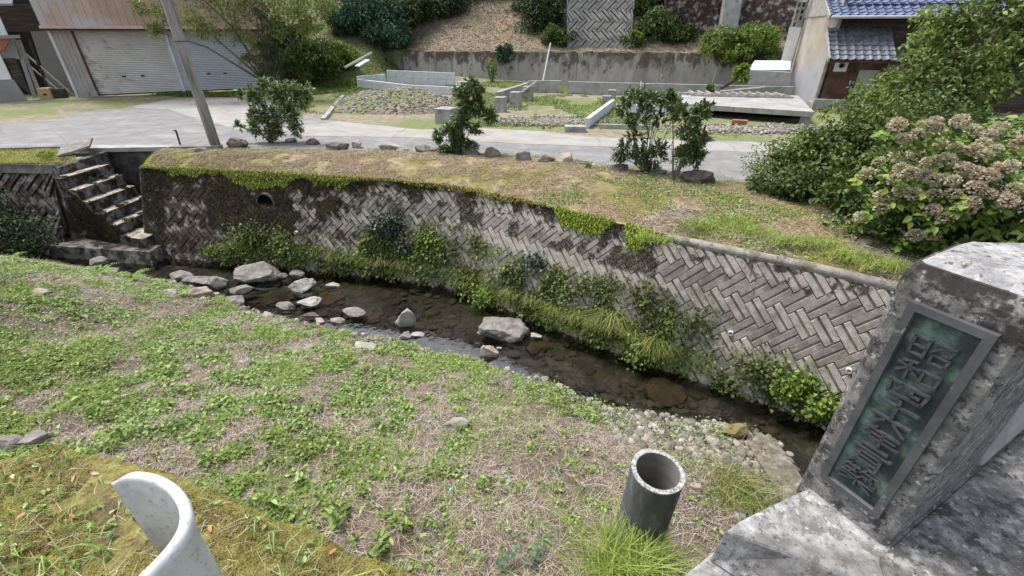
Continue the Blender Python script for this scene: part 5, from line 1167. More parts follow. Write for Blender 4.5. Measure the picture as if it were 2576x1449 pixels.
# straw everywhere
P = bankpts(100000, lambda x, y: (.35 + .65 * sstep(fbm(x, y, 1.2, 2, 31), .35, .6)) * (1 - .75 * (dnear(x, y) < .7) * (x > 1.2))); n_ = len(P)
h = hlean(n_); V, F = blades(P + np.array([0, 0, .004]), .05 + .09 * rng.random(n_), .0045, h, up=.22, bend=.9)
tag(bulk('straw', V, F, M['straw']), 'dry cut grass lying over the near bank', kind='stuff')
# clover-like weeds in small clumps
C = bankpts(8800, gdens); per = 9; c = np.repeat(C, per, 0) + rng.normal(0, 1, (len(C) * per, 3)) * np.array([.035, .035, 0]); c[:, 2] = znear(c[:, 0], c[:, 1]) + .01 + .045 * rng.random(len(c))
near = (c[:, 1] < 3.2); sz = (.022 + .026 * rng.random(len(c)))
dr_ = rdir(len(c), .25); V, F = leaves(c, unit(dr_ * np.array([1, 1, .45])), sz, sz * .75, .12)
tag(bulk('ground_weeds', V, F, M['weed']), 'small green weeds creeping over the near bank', kind='stuff')
C = bankpts(260, lambda x, y: gdens(x, y) * (y < 6)); mbs = []
for p in C:
    k = rng.integers(8, 18); s = rng.uniform(.04, .075); o_ = np.repeat(p[None], k, 0) + rng.normal(0, 1, (k, 3)) * np.array([.05, .05, .0]) + np.array([0, 0, 1]) * rng.random((k, 1)) * .09
    mbs.append(leaves(o_, unit(rdir(k, .3) * np.array([1, 1, .5])), s, s * .55, .12))
V, F = merge(mbs); tag(bulk('broad_weeds', V, F, M['weed']), 'broader leaved weed plants dotting the near bank', kind='stuff')
# grass blades
P = bankpts(21000, lambda x, y: np.clip(gdens(x, y) * sstep(fbm(x, y, .8, 2, 77), .4, .6) * 1.4 + .05, 0, 1)); n_ = len(P)
V, F = blades(P, .05 + .10 * rng.random(n_), .006, hlean(n_), bend=.5); tag(bulk('bank_grass', V, F, M['grass']), 'thin bright grass growing on the near bank', kind='stuff')
# moss tufts on the ledge
P = ledge_pts(110000, 0, .55); k = fbm(P[:, 0], P[:, 1], 3.2, 3, 41) > .40; P = P[k]; n_ = len(P)
V, F = blades(P - np.array([0, 0, .004]), .010 + .012 * rng.random(n_), .005, hlean(n_), bend=.3); tag(bulk('ledge_moss', V, F, M['mossblade']), 'yellow green moss cushion covering the ledge', kind='stuff')
P = ledge_pts(1500, .02, .5); n_ = len(P); V, F = blades(P + np.array([0, 0, .012]), .03 + .09 * rng.random(n_) ** 1.5, .003, hlean(n_), up=.18, bend=.9)
tag(bulk('ledge_straw', V, F, M['straw']), 'dry stalks scattered on the yellow moss', kind='stuff')
P = ledge_pts(1000, .02, .5); P = P[fbm(P[:, 0], P[:, 1], 2.5, 2, 51) > .48]; n_ = len(P); V, F = blades(P, .05 + .09 * rng.random(n_), .008, hlean(n_), bend=.7)
V2, F2 = leaves(P[:400] + np.array([0, 0, .02]), unit(rdir(min(400, n_), .3) * np.array([1, 1, .5])), .04, .022); V, F = merge([(V, F), (V2, F2)])
tag(bulk('ledge_weeds', V, F, M['weed']), 'green weeds growing through the yellow moss', kind='stuff')
# fallen leaves
P = np.concatenate([ledge_pts(60, .03, .5), bankpts(120, lambda x, y: .6 + 0 * x)]); n_ = len(P); V, F = leaves(P + np.array([0, 0, .02]), unit(rdir(n_) * np.array([1, 1, .15])), .045, .02, .1)
tag(bulk('fallen_leaves', V, F, leafmat('fallen leaves', [(.45, .14, .05), (.5, .3, .17), (.62, .52, .4)], trans=.1)), 'scattered fallen brown and orange leaves', kind='stuff')
# far bank turf
P = strip_pt(120000, 0, .98, 0, .86); k = fbm(P[:, 0], P[:, 1], 2.5, 3, 61) > .40; P = P[k]; n_ = len(P)
V, F = blades(P, .02 + .06 * rng.random(n_) ** 2, .008, hlean(n_), up=.5, bend=.8); tag(bulk('far_bank_turf', V, F, M['strawbrown']), 'dry brown turf on the far bank strip', kind='stuff')
P = strip_pt(50000, 0, .9, 0, .9); k = (fbm(P[:, 0], P[:, 1], 1.3, 3, 62) + .18 * sstep(-P[:, 0], 3, 8) + .12 * sstep(P[:, 0], 1.5, 4)) > .60; P = P[k]; n_ = len(P)
V, F = blades(P, .015 + .035 * rng.random(n_), .007, hlean(n_), up=.7, bend=.5); tag(bulk('far_bank_moss', V, F, M['mossblade']), 'low green moss and grass on the far bank strip', kind='stuff')
for k, (px, py) in enumerate([(1640, 625 - 20), (1900, 585), (1860, 560), (1980, 610), (2130, 645), (2215, 670), (2060, 615), (1760, 570)]):
    c = Z(px, py, -.02); n_ = 260; P = c + np.clip(rng.normal(0, 1, (n_, 3)), -2, 2) * np.array([.17, .10, 0]); V, F = blades(P, .07 + .10 * rng.random(n_), .008, hlean(n_), bend=.7)
    tag(bulk('grass_tuft', V, F, M['grass']), ['loose green grass tuft at the downstream crest of the wall', 'green grass patch in front of the ivy bush', 'small grass patch left of the ivy bush', 'feathery grass below the hydrangea near the wall crest', 'bright grass tuft under the hydrangea', 'grass tuft beside the plaque post on the crest', 'wispy grass between ivy bush and wall crest', 'thin grass near the largest dark kerb boulder'][k], 'grass', 'grass tufts on the far bank')
# lot weeds and hillside stubble
def field(n, xr, yr, keep, zf):
    x = rng.uniform(*xr, n); y = rng.uniform(*yr, n); k = keep(x, y); x, y = x[k], y[k]; return np.c_[x, y, zf(x, y)]
P = field(90000, (-9, 14), (14, 27), lambda x, y: (fbm(x, y, .6, 3, 71) > .44) & (y > 14.4 + .10 * x * 0) & (np.abs(x) < y * 1.2), lambda x, y: zback(x, y)); n_ = len(P)
rp = G(1300, 322)[1]; P = P[(P[:, 1] > np.where(P[:, 0] < -2.2, 17.2, 14.5)) & ~((P[:, 0] > 4.5) & (P[:, 1] < 17))]; n_ = len(P)
V, F = blades(P, .05 + .08 * rng.random(n_), .02, hlean(n_), bend=.6); tag(bulk('lot_weeds', V, F, M['bushlight']), 'patchy green weeds on the vacant lot', kind='stuff')
P = field(70000, (-17, 20), (23, 36), lambda x, y: ((x < -6.6) & (y > 24)) | (y > rwy(x) + .3), lambda x, y: zback(x, y)); n_ = len(P)
V, F = blades(P, .06 + .12 * rng.random(n_), .03, hlean(n_), up=.6, bend=.8); tag(bulk('slope_stubble', V, F, M['strawbrown']), 'brown mown stubble on the hillside', kind='stuff')
P = field(40000, (-16, -5), (21.5, 30), lambda x, y: (fbm(x, y, .5, 3, 73) > .44) & (x < -6.0 - (y - 24) * .0), lambda x, y: zback(x, y)); n_ = len(P)
V, F = blades(P, .08 + .14 * rng.random(n_), .03, hlean(n_), bend=.7); tag(bulk('slope_grass', V, F, M['bushlight']), 'green grass on the slope between garage and retaining wall', kind='stuff')

P = strip_pt(9000, .0, .30, .50, .86); P = P[fbm(P[:, 0], P[:, 1], 1.6, 2, 91) > .48]; n_ = len(P); V, F = blades(P + np.array([0, 0, .015]), .10 + .18 * rng.random(n_), .006, hlean(n_), up=.15, bend=.9)
tag(bulk('dry_twigs', V, F, M['straw']), 'dry twigs and cut stems lying along the wall crest', kind='stuff')
P = strip_pt(26000, 0, .98, .45, .9); P = P[(fbm(P[:, 0], P[:, 1], 2.2, 3, 92) > .52)]; n_ = len(P); sz = .02 + .03 * rng.random(n_); V, F = leaves(P + np.array([0, 0, .02]), unit(rdir(n_, .3)), sz, sz * .6, .1)
tag(bulk('verge_weeds', V, F, M['weed']), 'small leafy weeds on the downstream end of the far bank', kind='stuff')
t_ = rng.random(5200); a = (t_ * 118).astype(int); f = t_ * 118 - a; P = RE[a] * (1 - f[:, None]) + RE[a + 1] * f[:, None]; P = np.c_[P + rng.normal(0, .10, P.shape), np.full(len(P), .015)]; P = P[fbm(P[:, 0], P[:, 1], 2.5, 2, 95) > .42]; n_ = len(P)
V, F = blades(P, .03 + .07 * rng.random(n_), .009, hlean(n_), bend=.7); tag(bulk('kerb_grass', V, F, M['sedge2']), 'scruffy grass growing between the kerb stones and the road', kind='stuff')
# ------------------------------------------------------------------ plants on the river wall
def wallplants(n, hfun, dens, off, seed):
    s = rng.uniform(.3, WLEN * .85, n * 4); h = rng.uniform(0, HMAX - .18, n * 4); top = hfun(s)
    k = (h > top) & (rng.random(n * 4) < dens(s, h, top)); s, h = s[k][:n], h[k][:n]; return wallpt(s, h, off), s, h
xs_ = np.interp(np.arange(0, WLEN, .1), WS, WC[:, 0])
VT = sorted((on_wall(a, b) for a, b in ((440, 655), (520, 650), (580, 610), (625, 560), (700, 548), (760, 590), (830, 615), (900, 590), (940, 535), (985, 500), (1050, 535), (1130, 560), (1210, 590), (1300, 640), (1400, 668), (1480, 672), (1560, 690), (1640, 690), (1720, 735), (1770, 815), (1850, 885), (1950, 925), (2060, 960))))
def htop(s):
    return np.interp(s, [v[0] for v in VT], [v[1] for v in VT]) + (fbm(s, s * 0, 2.2, 3, 81) - .5) * .35
def wd1(s, h, t): return np.clip((.10 + 1.3 * sstep(fbm(s, h, 3.0, 4, 82), .42, .62)) * (.12 + .88 * sstep(h - t, -.02, .5)), 0, 1)
P, s, h = wallplants(56000, htop, wd1, .03, 1); n_ = len(P); P = P + rng.normal(0, 1, P.shape) * .022
P[:, 1] -= .02 + .10 * rng.random(n_) * sstep(h, .5, 1.2) * sstep(-P[:, 0], -2.6, -1.6); dr_ = unit(rdir(n_, -.1) + np.array([-.1, -.7, .1])); sz = .022 + .055 * rng.random(n_) ** 2.5
V, F = leaves(P, dr_, sz, sz * .8, .12, .3); tag(bulk('wall_creeper', V, F, M['ivy']), 'tangled creeper and weeds climbing the lower river wall', kind='stuff')
s_ = rng.uniform(.05, np.interp(-3.2, WC[:, 0], WS), 90000); h_ = rng.uniform(.0, 1.75, 90000); xx = np.interp(s_, WS, WC[:, 0])
k = (fbm(s_, h_, 2.4, 4, 85) + .10 * sstep(-xx, 3.4, 5) - .08 * sstep(h_, .4, 1.5) > .545) & ~((xx < -6.75) & (xx > -7.75) & (h_ > .2)); s_, h_ = s_[k], h_[k]; P = wallpt(s_, h_, .045); n_ = len(P)
V, F = leaves(P, unit(rdir(n_, -.1) + np.array([0, -.5, 0])), .022, .016, .1, .3); tag(bulk('wall_moss', V, F, M['darkmoss']), 'dark brown moss and lichen crusting the upstream part of the wall', kind='stuff')
s_ = rng.uniform(.2, np.interp(2.3, WC[:, 0], WS), 70000); h_ = rng.random(70000) ** 1.6 * .62
k = fbm(s_, h_, 3.4, 4, 86) - .35 * (h_ - .2) > .48; P = wallpt(s_[k], h_[k], .045); n_ = len(P); V, F = leaves(P, unit(rdir(n_, -.1) + np.array([0, -.5, 0])), .02, .015, .1, .3)
tag(bulk('crest_moss', V, F, M['darkmoss']), 'dark brown moss stains along the crest of the wall', kind='stuff')
# bare stems
P, s, h = wallplants(1500, htop, wd1, .06, 2); n_ = len(P); V, F = blades(P, .08 + .16 * rng.random(n_), .007, unit(rng.normal(size=(n_, 3)) * np.array([1, .3, .2])), up=-.35, bend=.5)
tag(bulk('dead_stems', V, F, M['strawbrown']), 'bare dry stems hanging in the wall creeper', kind='stuff')
# small dark ivy patches
for k, (px, py, r_, n_, mk, lb) in enumerate([(985, 560, .20, 650, 'ivydark', 'dark glossy ivy clump high on the wall centre'), (1355, 655, .15, 260, 'ivydark', 'small dark ivy clump right of centre on the wall'), (1020, 620, .14, 220, 'ivydark', 'lower dark ivy clump beneath the high one'),
        (1095, 600, .16, 260, 'brightleaf', 'bright heart leaved vine beside the dark ivy'), (640, 590, .25, 900, 'ivy', 'leafy weed clump under the round drain'), (760, 620, .26, 500, 'ivy', 'weed clump right of the drain at mid wall'),
        (545, 625, .12, 160, 'brightleaf', 'single bright weed low on the upstream wall'), (1235, 745, .18, 600, 'brightleaf', 'bright weed overhanging the water in the middle'), (2000, 955, .17, 900, 'brightleaf', 'bright green ground cover below the plaque post at the wall foot'), (2075, 1012, .13, 700, 'brightleaf', 'yellow green leaves over the water left of the plaque post'), (1920, 915, .22, 500, 'ivy', 'dark leafed weed at the downstream wall foot'),
        (1745, 800, .22, 400, 'ivy', 'creeper clump on the wall under the first weep pipe'), (1640, 880, .2, 400, 'ivy', 'creeper clump at the water line below the bare blocks')]):
    s0, h0 = on_wall(px, py); c = wallpt(s0, h0, .05); P = c + rng.normal(0, 1, (n_, 3)) * np.array([r_, r_ * .3, r_ * .55]) + np.array([0, -.08, 0]); P[:, 2] = np.maximum(P[:, 2], WZ + .02); P[:, 1] -= BAT * (c[2] - P[:, 2]) * .8
    sz = .035 + .03 * rng.random(n_); V, F = leaves(P, unit(rdir(n_, .1) + np.array([-.1, -.6, 0])), sz, sz * .85, .12, .3)
    t = tag(bulk('creeper', V, F, M[mk]), lb, 'creeper', 'leafy clumps on the river wall')
# moss curtains from the crest
def curtain(label, sx0, sx1, drop, n, mk='wallmoss'):
    a, b = np.interp([sx0, sx1], WC[:, 0], WS); s = rng.uniform(a, b, n); e = np.minimum((s - a), (b - s)) / (b - a) * 2; h = rng.random(n) ** 1.3 * drop * np.clip(e * 2.2, .1, 1) * (.6 + .8 * fbm(s, s * 0, 5, 2, 3)); P = wallpt(s, h - .03, .05) + rng.normal(0, .012, (n, 3))
    V, F = leaves(P, unit(rdir(n, -.6) + np.array([0, -.5, 0])), .03, .018, .1, .5); return tag(bulk('moss_curtain', V, F, M[mk]), label, 'moss', 'moss hanging over the wall crest')
curtain('wide bright moss curtain hanging from the wall crest', .75, 1.62, .33, 5200)
curtain('smaller bright moss curtain near the bare concrete crest', 1.80, 2.12, .36, 2200)
curtain('thin green moss veil near the upstream end of the crest', -7.7, -6.6, .16, 1500)
curtain('mossy weeds hanging over the crest above the drain', -6.3, -4.4, .30, 4200)
curtain('patchy moss fringe on the crest right of the drain', -4.4, -3.2, .20, 1500)
curtain('low brown moss lip along the crest from the steps to the middle', -8.2, -2.2, .10, 6000, 'mossblade')
curtain('brownish moss fringe on the crest in the middle', -2.6, .7, .09, 2600, 'mossblade')
# sedges along the far water line
sed = []
labs = ['large arching straw tipped sedge over the water below the bare blocks', 'big green sedge tuft farthest downstream on the wall foot']
SED = [(1535, 815, .42, 300, 0), (1655, 880, .36, 260, 1)] + [(x_, y_, r_, n_, 2) for x_, y_, r_, n_ in ((845, 668, .24, 130), (880, 680, .22, 120), (960, 690, .3, 190), (1010, 705, .26, 160), (920, 685, .22, 110), (1090, 735, .2, 90), (1290, 775, .26, 150), (1335, 790, .25, 150), (1400, 800, .26, 150), (1450, 812, .24, 130), (1590, 850, .26, 140), (1180, 745, .2, 80), (780, 655, .18, 90), (720, 645, .18, 80), (560, 640, .14, 60), (1370, 770, .24, 140), (1490, 825, .22, 120))]
for k, (px, py, r_, n_, ty) in enumerate(SED):
    s0, h0 = on_wall(px, py - 14); h0 = min(h0, 1.55); c = wallpt(s0, h0, .0); P = c + rng.normal(0, 1, (n_, 3)) * np.array([.07, .03, .03]); ln_ = unit(hlean(n_) + np.array([-.2, -.6, 0])) * .8
    V, F = blades(P, r_ * (.7 + .7 * rng.random(n_)), .010, ln_, up=.55, bend=.75)
    V = V.reshape(-1, 6, 3); V[:, 4:, 2] -= r_ * .30; V[:, 2:4, 2] += .02; V = V.reshape(-1, 3); V[:, 2] = np.maximum(V[:, 2], WZ - .03)
    tag(bulk('sedge_tuft', V, F, M['sedge']), labs[ty] if ty < 2 else 'green sedge tuft arching over the far water line below the wall creeper', 'sedge', 'sedge tufts along the wall foot')
s_ = rng.uniform(np.interp(-6.3, WC[:, 0], WS), np.interp(3.3, WC[:, 0], WS), 5200); k = fbm(s_, s_ * 0, 1.7, 2, 88) > .36; s_ = s_[k]; n_ = len(s_); P = wallpt(s_, 1.45 + .35 * rng.random(n_), .02)
V, F = blades(P, .10 + .16 * rng.random(n_), .009, unit(hlean(n_) * .7 + np.array([-.15, -.6, 0])), up=.5, bend=.7); V[:, 2] = np.maximum(V[:, 2], WZ - .02)
tag(bulk('foot_grass', V, F, M['sedge2']), 'green grass fringing the foot of the river wall', kind='stuff')
# weeds on the near shore, ferns
q = shore(110, .02, .6, .2, 3.2); mbs = []
for x, y in q:
    z = float(znear(x, y)); k = 16; o_ = np.array([x, y, z]) + rng.normal(0, 1, (k, 3)) * np.array([.06, .06, .01]) + np.array([0, 0, 1]) * rng.random((k, 1)) * .12; mbs.append(leaves(o_, unit(rdir(k, .3)), .028, .022))
V, F = merge(mbs); tag(bulk('shore_weeds', V, F, M['weed']), 'low leafy weeds spreading along the near shore', kind='stuff')
def frond(base, d, L_, n=14, w_=.28):
    base = np.array(base, float); P, Dd, S = [], [], []
    side = unit(np.cross(d, [0, 0, 1.]))
    for k in range(n):
        t = (k + .6) / n; p = base + d * L_ * t + np.array([0, 0, 1]) * L_ * (.55 * t - .75 * t * t)
        for sg in (-1, 1): P.append(p); Dd.append(unit(side * sg + d * .5)); S.append(L_ * w_ * (1 - t) ** .8 * (.5 if k == 0 else 1) + .01)
    P, Dd, S = np.array(P), np.array(Dd), np.array(S); return leaves(P, Dd, S, S * .28, .05, .1)
for k, (px, py, n_, L_, lb) in enumerate([(75, 620, 9, .38, 'pale fern at the upper left edge of the bank'), (160, 650, 12, .42, 'fern drooping toward the upstream water'), (250, 690, 12, .42, 'fern beside the farthest upstream rock'), (330, 706, 12, .40, 'fern in the row above the rounded grey rock'), (400, 724, 10, .34, 'fern between the upstream ferns and the pale flat rock'),
                                          (200, 660, 10, .40, 'bright fern leaning over the dark water'), (30, 655, 9, .3, 'small fern lowest at the left frame edge'), (640, 800, 8, .22, 'small fern near the pale rounded stone'), (450, 745, 9, .26, 'fern beside the flat reddish boulder'), (1160, 880 + 150, 5, .16, 'tiny fern below the grass capped stone')]):
    z = -1.3
    for it in range(8): c = Z(px, py, z); z = float(znear(c[0], c[1]))
    c = Z(px, py, z); t = [frond(c, unit(np.array([math.cos(a), math.sin(a), .35])), L_ * random.uniform(.7, 1.1)) for a in rng.random(n_) * 6.28]
    V, F = merge(t); tag(bulk('fern', V, F, M['fern']), lb, 'fern', 'ferns on the bank edge')
# near grass clump in front of the pipe, broad leaved shoots
c = D(1570, 1420, 2.35); c = Z(1575, 1460, -1.02); n_ = 620; P = c + rng.normal(0, 1, (n_, 3)) * np.array([.16, .10, .02]); V, F = blades(P, .26 + .24 * rng.random(n_), .0065, hlean(n_), bend=.65)
tag(bulk('grass_clump', V, F, M['grass']), 'large bright grass clump in front of the cement pipe', 'grass clump')
c = Z(1760, 1200, -1.4); 
z = -1.5
for it in range(8): c = Z(1860, 1250, z); z = float(znear(c[0], c[1]))
n_ = 420; P = c + rng.normal(0, 1, (n_, 3)) * np.array([.16, .14, .02]); V, F = blades(P, .16 + .16 * rng.random(n_), .007, hlean(n_), bend=.8)
tag(bulk('grass_clump', V, F, M['sedge']), 'drooping grass clump beside the concrete footing', 'grass clump')
def sprig(label, base, tip, nl, L_, W_, mk, name='leafy_shoot'):
    t = thing(name, base, label, 'plant'); base, tip = np.array(base), np.array(tip); d = unit(tip - base); sd = unit(np.cross(d, [0, 0, 1.])); P, Dd, S = [], [], []
    for k in range(nl):
        f = (k + .5) / nl
        for sg in (-1, 1): P.append(lerp(base, tip, f) + np.array([0, 0, .04 * math.sin(f * 3)])); Dd.append(unit(sd * sg + d * .35 + np.array([0, 0, .15]))); S.append(L_ * (1 - .35 * f))
    S = np.array(S); V, F = leaves(np.array(P), np.array(Dd), S, S * W_, .08); bulk('leaf', V, F, M[mk], t); MB().tube([base, lerp(base, tip, .5) + np.array([0, 0, .04]), tip], [.004, .003, .002], 5).build('stem', M['twig'], t)
def bz(px, py):
    z = -1.2
    for it in range(10): c = Z(px, py, z); z = float(znear(c[0], c[1]))
    return c
b_ = bz(1330, 1440); sprig('blue green leafy shoot left of the grass clump', b_ + np.array([0, 0, .04]), bz(1405, 1320) + np.array([0, 0, .22]), 9, .07, .6, 'conifer')
b_ = bz(1250, 1440); sprig('low round leaved shoot at the bottom middle', b_ + np.array([0, 0, .05]), bz(1310, 1400) + np.array([0, 0, .12]), 6, .06, .75, 'conifer')
for k, (px, py, s, lb) in enumerate([(690, 1285, .10, 'upright weed just beyond the moss ledge edge'), (850, 1310, .10, 'leafy weed beyond the ledge right of centre'), (300, 1120, .10, 'broad leaf plant at the top edge of the mossy ledge'), (945, 1075, .07, 'bright weed in the middle of the bank'), (965, 1390, .09, 'weed at the lower ledge edge'), (560, 880, .06, 'weed in the upper left bank clover'), (520, 1170, .07, 'small weed beside the ledge top'), (1010, 1320, .07, 'weed among dead grass below the white stone'), (760, 1230, .08, 'pinnate weed standing in dead grass')]):
    b_ = bz(px, py); n_ = 26; o_ = b_ + rng.normal(0, 1, (n_, 3)) * np.array([s * .4, s * .4, 0]) + np.array([0, 0, 1]) * rng.random((n_, 1)) * s * 1.6
    V, F = leaves(o_, unit(rdir(n_, .35) * np.array([1, 1, .6])), s * (.6 + .6 * rng.random(n_)), s * .38, .12, .25); tag(bulk('weed', V, F, M['weed']), lb, 'weed', 'larger weeds on the near bank')
tag(MB().box(bz(1130, 1238) + np.array([0, 0, .01]), (.035, .01, .01), (0, .02, 0), (0, 0, .012)).build('plastic_scrap', mat('turquoise plastic', [(.3, (.1, .45, .42)), (.7, (.2, .6, .55))], 30, bump=0)), 'tiny turquoise plastic scrap in the dead grass', 'litter')

# ================================================================== SHRUBS AND TREES
def citrus(label, px, py, stems, mk, n_tw, L_, W_, seed, stake=None, gz=-.02):
    """stems: list of (px,py,radius) crown lobes seen in the survey picture at the plant's distance"""
    base = Z(px, py, gz); t = thing('citrus_tree', base, label, 'shrub', 'young citrus trees on the far bank strip')
    rs = np.random.default_rng(seed); cl, tips = [], []
    for (x, y, r_, w_) in stems:
        cc = Y(x, y, base[1] + rs.uniform(-.12, .12)); tips.append(cc)
        for _ in range(max(4, int(n_tw * w_ * 1.45))):
            d = unit(rs.normal(size=3)); cl.append((cc, cc + d * r_ * (.35 + .65 * rs.random()) * np.array([1, .8, 1]), r_))
    P, Dd, tw = [], [], MB()
    for cc, tp, r_ in cl:
        st_ = lerp(cc, tp, .15); tw.tube([st_, lerp(st_, tp, .5) + rs.normal(0, .015, 3), tp], [.006, .004, .002], 3, False)
        n = 13
        for k in range(n):
            f = .25 + .75 * k / n; p = lerp(st_, tp, f); P.append(p); Dd.append(unit(unit(tp - st_) * .8 + unit(rs.normal(size=3)) * .8 + np.array([0, 0, .25])))
    P, Dd = np.array(P), np.array(Dd); s = L_ * (.7 + .6 * rs.random(len(P))); V, F = leaves(P, Dd, s, s * W_, .12, .15)
    bulk('foliage', V, F, M[mk], t); branches(base, tips, .013, .45).build('trunk', M['bark'], t); tw.build('twigs', M['twig'], t)
    return t
citrus('rounded citrus bush with pale shoot tips right of the utility pole', 680, 362, [(700, 235, .42, 1), (640, 245, .28, .6), (735, 235, .32, .8), (770, 230, .25, .5), (610, 232, .16, .25), (680, 290, .42, 1), (730, 285, .35, .9), (640, 290, .25, .5), (690, 330, .36, .9), (640, 322, .25, .45), (745, 322, .25, .4), (600, 318, .14, .2), (660, 210, .18, .3), (760, 260, .25, .5)], 'citruspale', 46, .10, .33, 1)
citrus('narrow leaning dark citrus tree in the middle of the strip', 1150, 392, [(1185, 215, .22, .6), (1165, 235, .26, .7), (1205, 225, .16, .3), (1200, 262, .30, .9), (1170, 275, .25, .7), (1230, 290, .20, .5), (1160, 305, .28, .8), (1135, 325, .26, .7), (1100, 345, .20, .4), (1150, 350, .30, .9), (1140, 378, .28, .8), (1185, 370, .22, .5), (1120, 378, .16, .3), (1240, 300, .12, .25), (1195, 325, .2, .3)], 'citrus', 44, .095, .30, 2)
citrus('tall airy citrus tree left of the stake near the road end', 1620, 438, [(1600, 245, .30, .7), (1570, 265, .28, .6), (1640, 250, .28, .7), (1670, 245, .26, .6), (1700, 270, .24, .5), (1620, 290, .28, .4), (1590, 300, .26, .4), (1660, 300, .26, .4), (1600, 345, .26, .45), (1570, 375, .26, .5), (1610, 390, .32, .9), (1640, 425, .28, .8), (1655, 380, .28, .7), (1560, 395, .16, .3), (1690, 240, .18, .3)], 'citrus', 30, .085, .36, 3)
citrus('small staked citrus tree behind the tall airy one', 1692, 462, [(1710, 290, .22, .5), (1730, 330, .26, .7), (1760, 290, .24, .6), (1775, 275, .18, .4), (1740, 375, .28, .9), (1765, 350, .22, .5), (1720, 390, .24, .7), (1755, 395, .2, .5)], 'citrus', 46, .08, .36, 4)
b_ = Z(1696, 476, .0); stick('thin green stake beside the right citrus tree', b_, Y(1692, 300, b_[1]), .008, M['citrus'] if False else M['darktrim'])

# right hand shrubs
def laterbush():
    tree('broadleaf_bush', 'dense irregular green bush at the end of the far bank strip', (5.3, 7.1, -.05), [((4.6, 7.6, .2), .5), ((5.1, 7.1, .3), .6), ((5.6, 7.5, .6), .6), ((6.1, 7.1, .5), .65), ((5.3, 6.5, .1), .5), ((6.0, 6.4, .3), .55), ((5.9, 7.9, 1.0), .4), ((6.6, 7.5, .9), .6), ((4.9, 7.9, .5), .35), ((5.35, 7.9, .9), .28)], 'bushmid', 52, .08, .052, .03, cat='bush', ncl=44)
bush('ivy_bush', 'low dark ivy spreading under the hydrangea', 'bush', (5.9, 5.9, .1), (1.3, .75, .45), 130, 75, .055, .05, M['bushdark'], zmin=-.1, rad=.24, inner=.5)
bush('tall_bush', 'taller loose shrub standing between road and hydrangea', 'bush', (6.9, 8.0, .9), (1.1, .8, .7), 90, 60, .07, .045, M['bushmid'], zmin=-.05, rad=.24, inner=.3)
bush('yellowish_shrub', 'light green flowering shrub at the left tip of the thicket', 'bush', (5.0, 8.1, .45), (.7, .55, .55), 55, 60, .05, .03, M['bushlight'], zmin=-.05, rad=.2, inner=.35)
# hydrangea
hy = thing('hydrangea_bush', (6.6, 5.6, -.05), 'large hydrangea with faded brown and cream flower heads', 'hydrangea')
def hyd_surface(n):
    d = rdir(n, .35); d[:, 1] = -np.abs(d[:, 1]) * .8 + .15; d = unit(d); return d
HC, HR = np.array([6.75, 5.75, .45]), np.array([1.75, 1.15, 1.0])
d = hyd_surface(420); P0 = HC + d * HR * (.82 + .25 * rng.random((len(d), 1))); P0 = P0[P0[:, 2] > -.05]; lv = []
for p in P0:
    k = 7; a = rng.random() * 6.28 + np.arange(k) * 2.4; o_ = unit((p - HC) / HR); up2 = unit(o_ + np.array([0, -.2, .5])); s1 = unit(np.cross(up2, [0.3, .2, 1])); s2 = np.cross(up2, s1)
    Dd = unit(np.cos(a)[:, None] * s1 + np.sin(a)[:, None] * s2 + up2 * .25); L_ = .08 + .06 * rng.random(k); lv.append(leaves(p + up2 * .02 * np.arange(k)[:, None], Dd, L_, L_ * .62, .08, .25))
d = hyd_surface(900); P1 = HC + d * HR * (.4 + .45 * rng.random((len(d), 1))); P1 = P1[P1[:, 2] > -.05]; lv.append(leaves(P1, unit(rdir(len(P1), .2)), .13, .08, .08))
HD = [(2250, 408, 1), (2265, 365, 1), (2300, 352, 0), (2322, 340, 0), (2350, 335, 1), (2370, 352, 0), (2360, 378, 0), (2250, 330, 1), (2410, 322, 1), (2330, 425, 1), (2395, 390, 0), (2460, 375, 0), (2410, 440, 1), (2440, 395, 1), (2470, 410, 0), (2250, 470, 1), (2340, 470, 0), (2395, 470, 0), (2440, 450, 1), (2475, 460, 1), (2500, 448, 1), (2535, 430, 0), (2555, 375, 1), (2320, 455, 1), (2262, 495, 1), (2180, 455, 0), (2290, 505, 0), (2345, 505, 1), (2340, 540, 1), (2370, 565, 0), (2165, 560, 0), (2300, 610, 0), (2335, 605, 1), (2420, 540, 1), (2480, 500, 1), (2545, 490, 0), (2350, 300 + 20, 1), (2510, 340, 0), (2255, 440, 1), (2445, 490, 1), (2530, 520, 1), (2210, 510, 1), (2290, 400, 0), (2375, 420, 0), (2430, 350, 0), (2480, 355, 1), (2210, 420, 0), (2320, 375, 1), (2500, 390, 0), (2385, 500, 0), (2445, 520, 0), (2215, 540, 0), (2280, 450, 0)]
hb = {}
for kind in (0, 1):
    n_ = 170; d = rdir(n_, .35); P = d * np.array([.072, .072, .055]) * (.8 + .3 * rng.random((n_, 1))); V, F = leaves(P, unit(d + rdir(n_) * .7), .034, .032, .1, 0)
    hb[kind] = (V, F)
hprev = {}
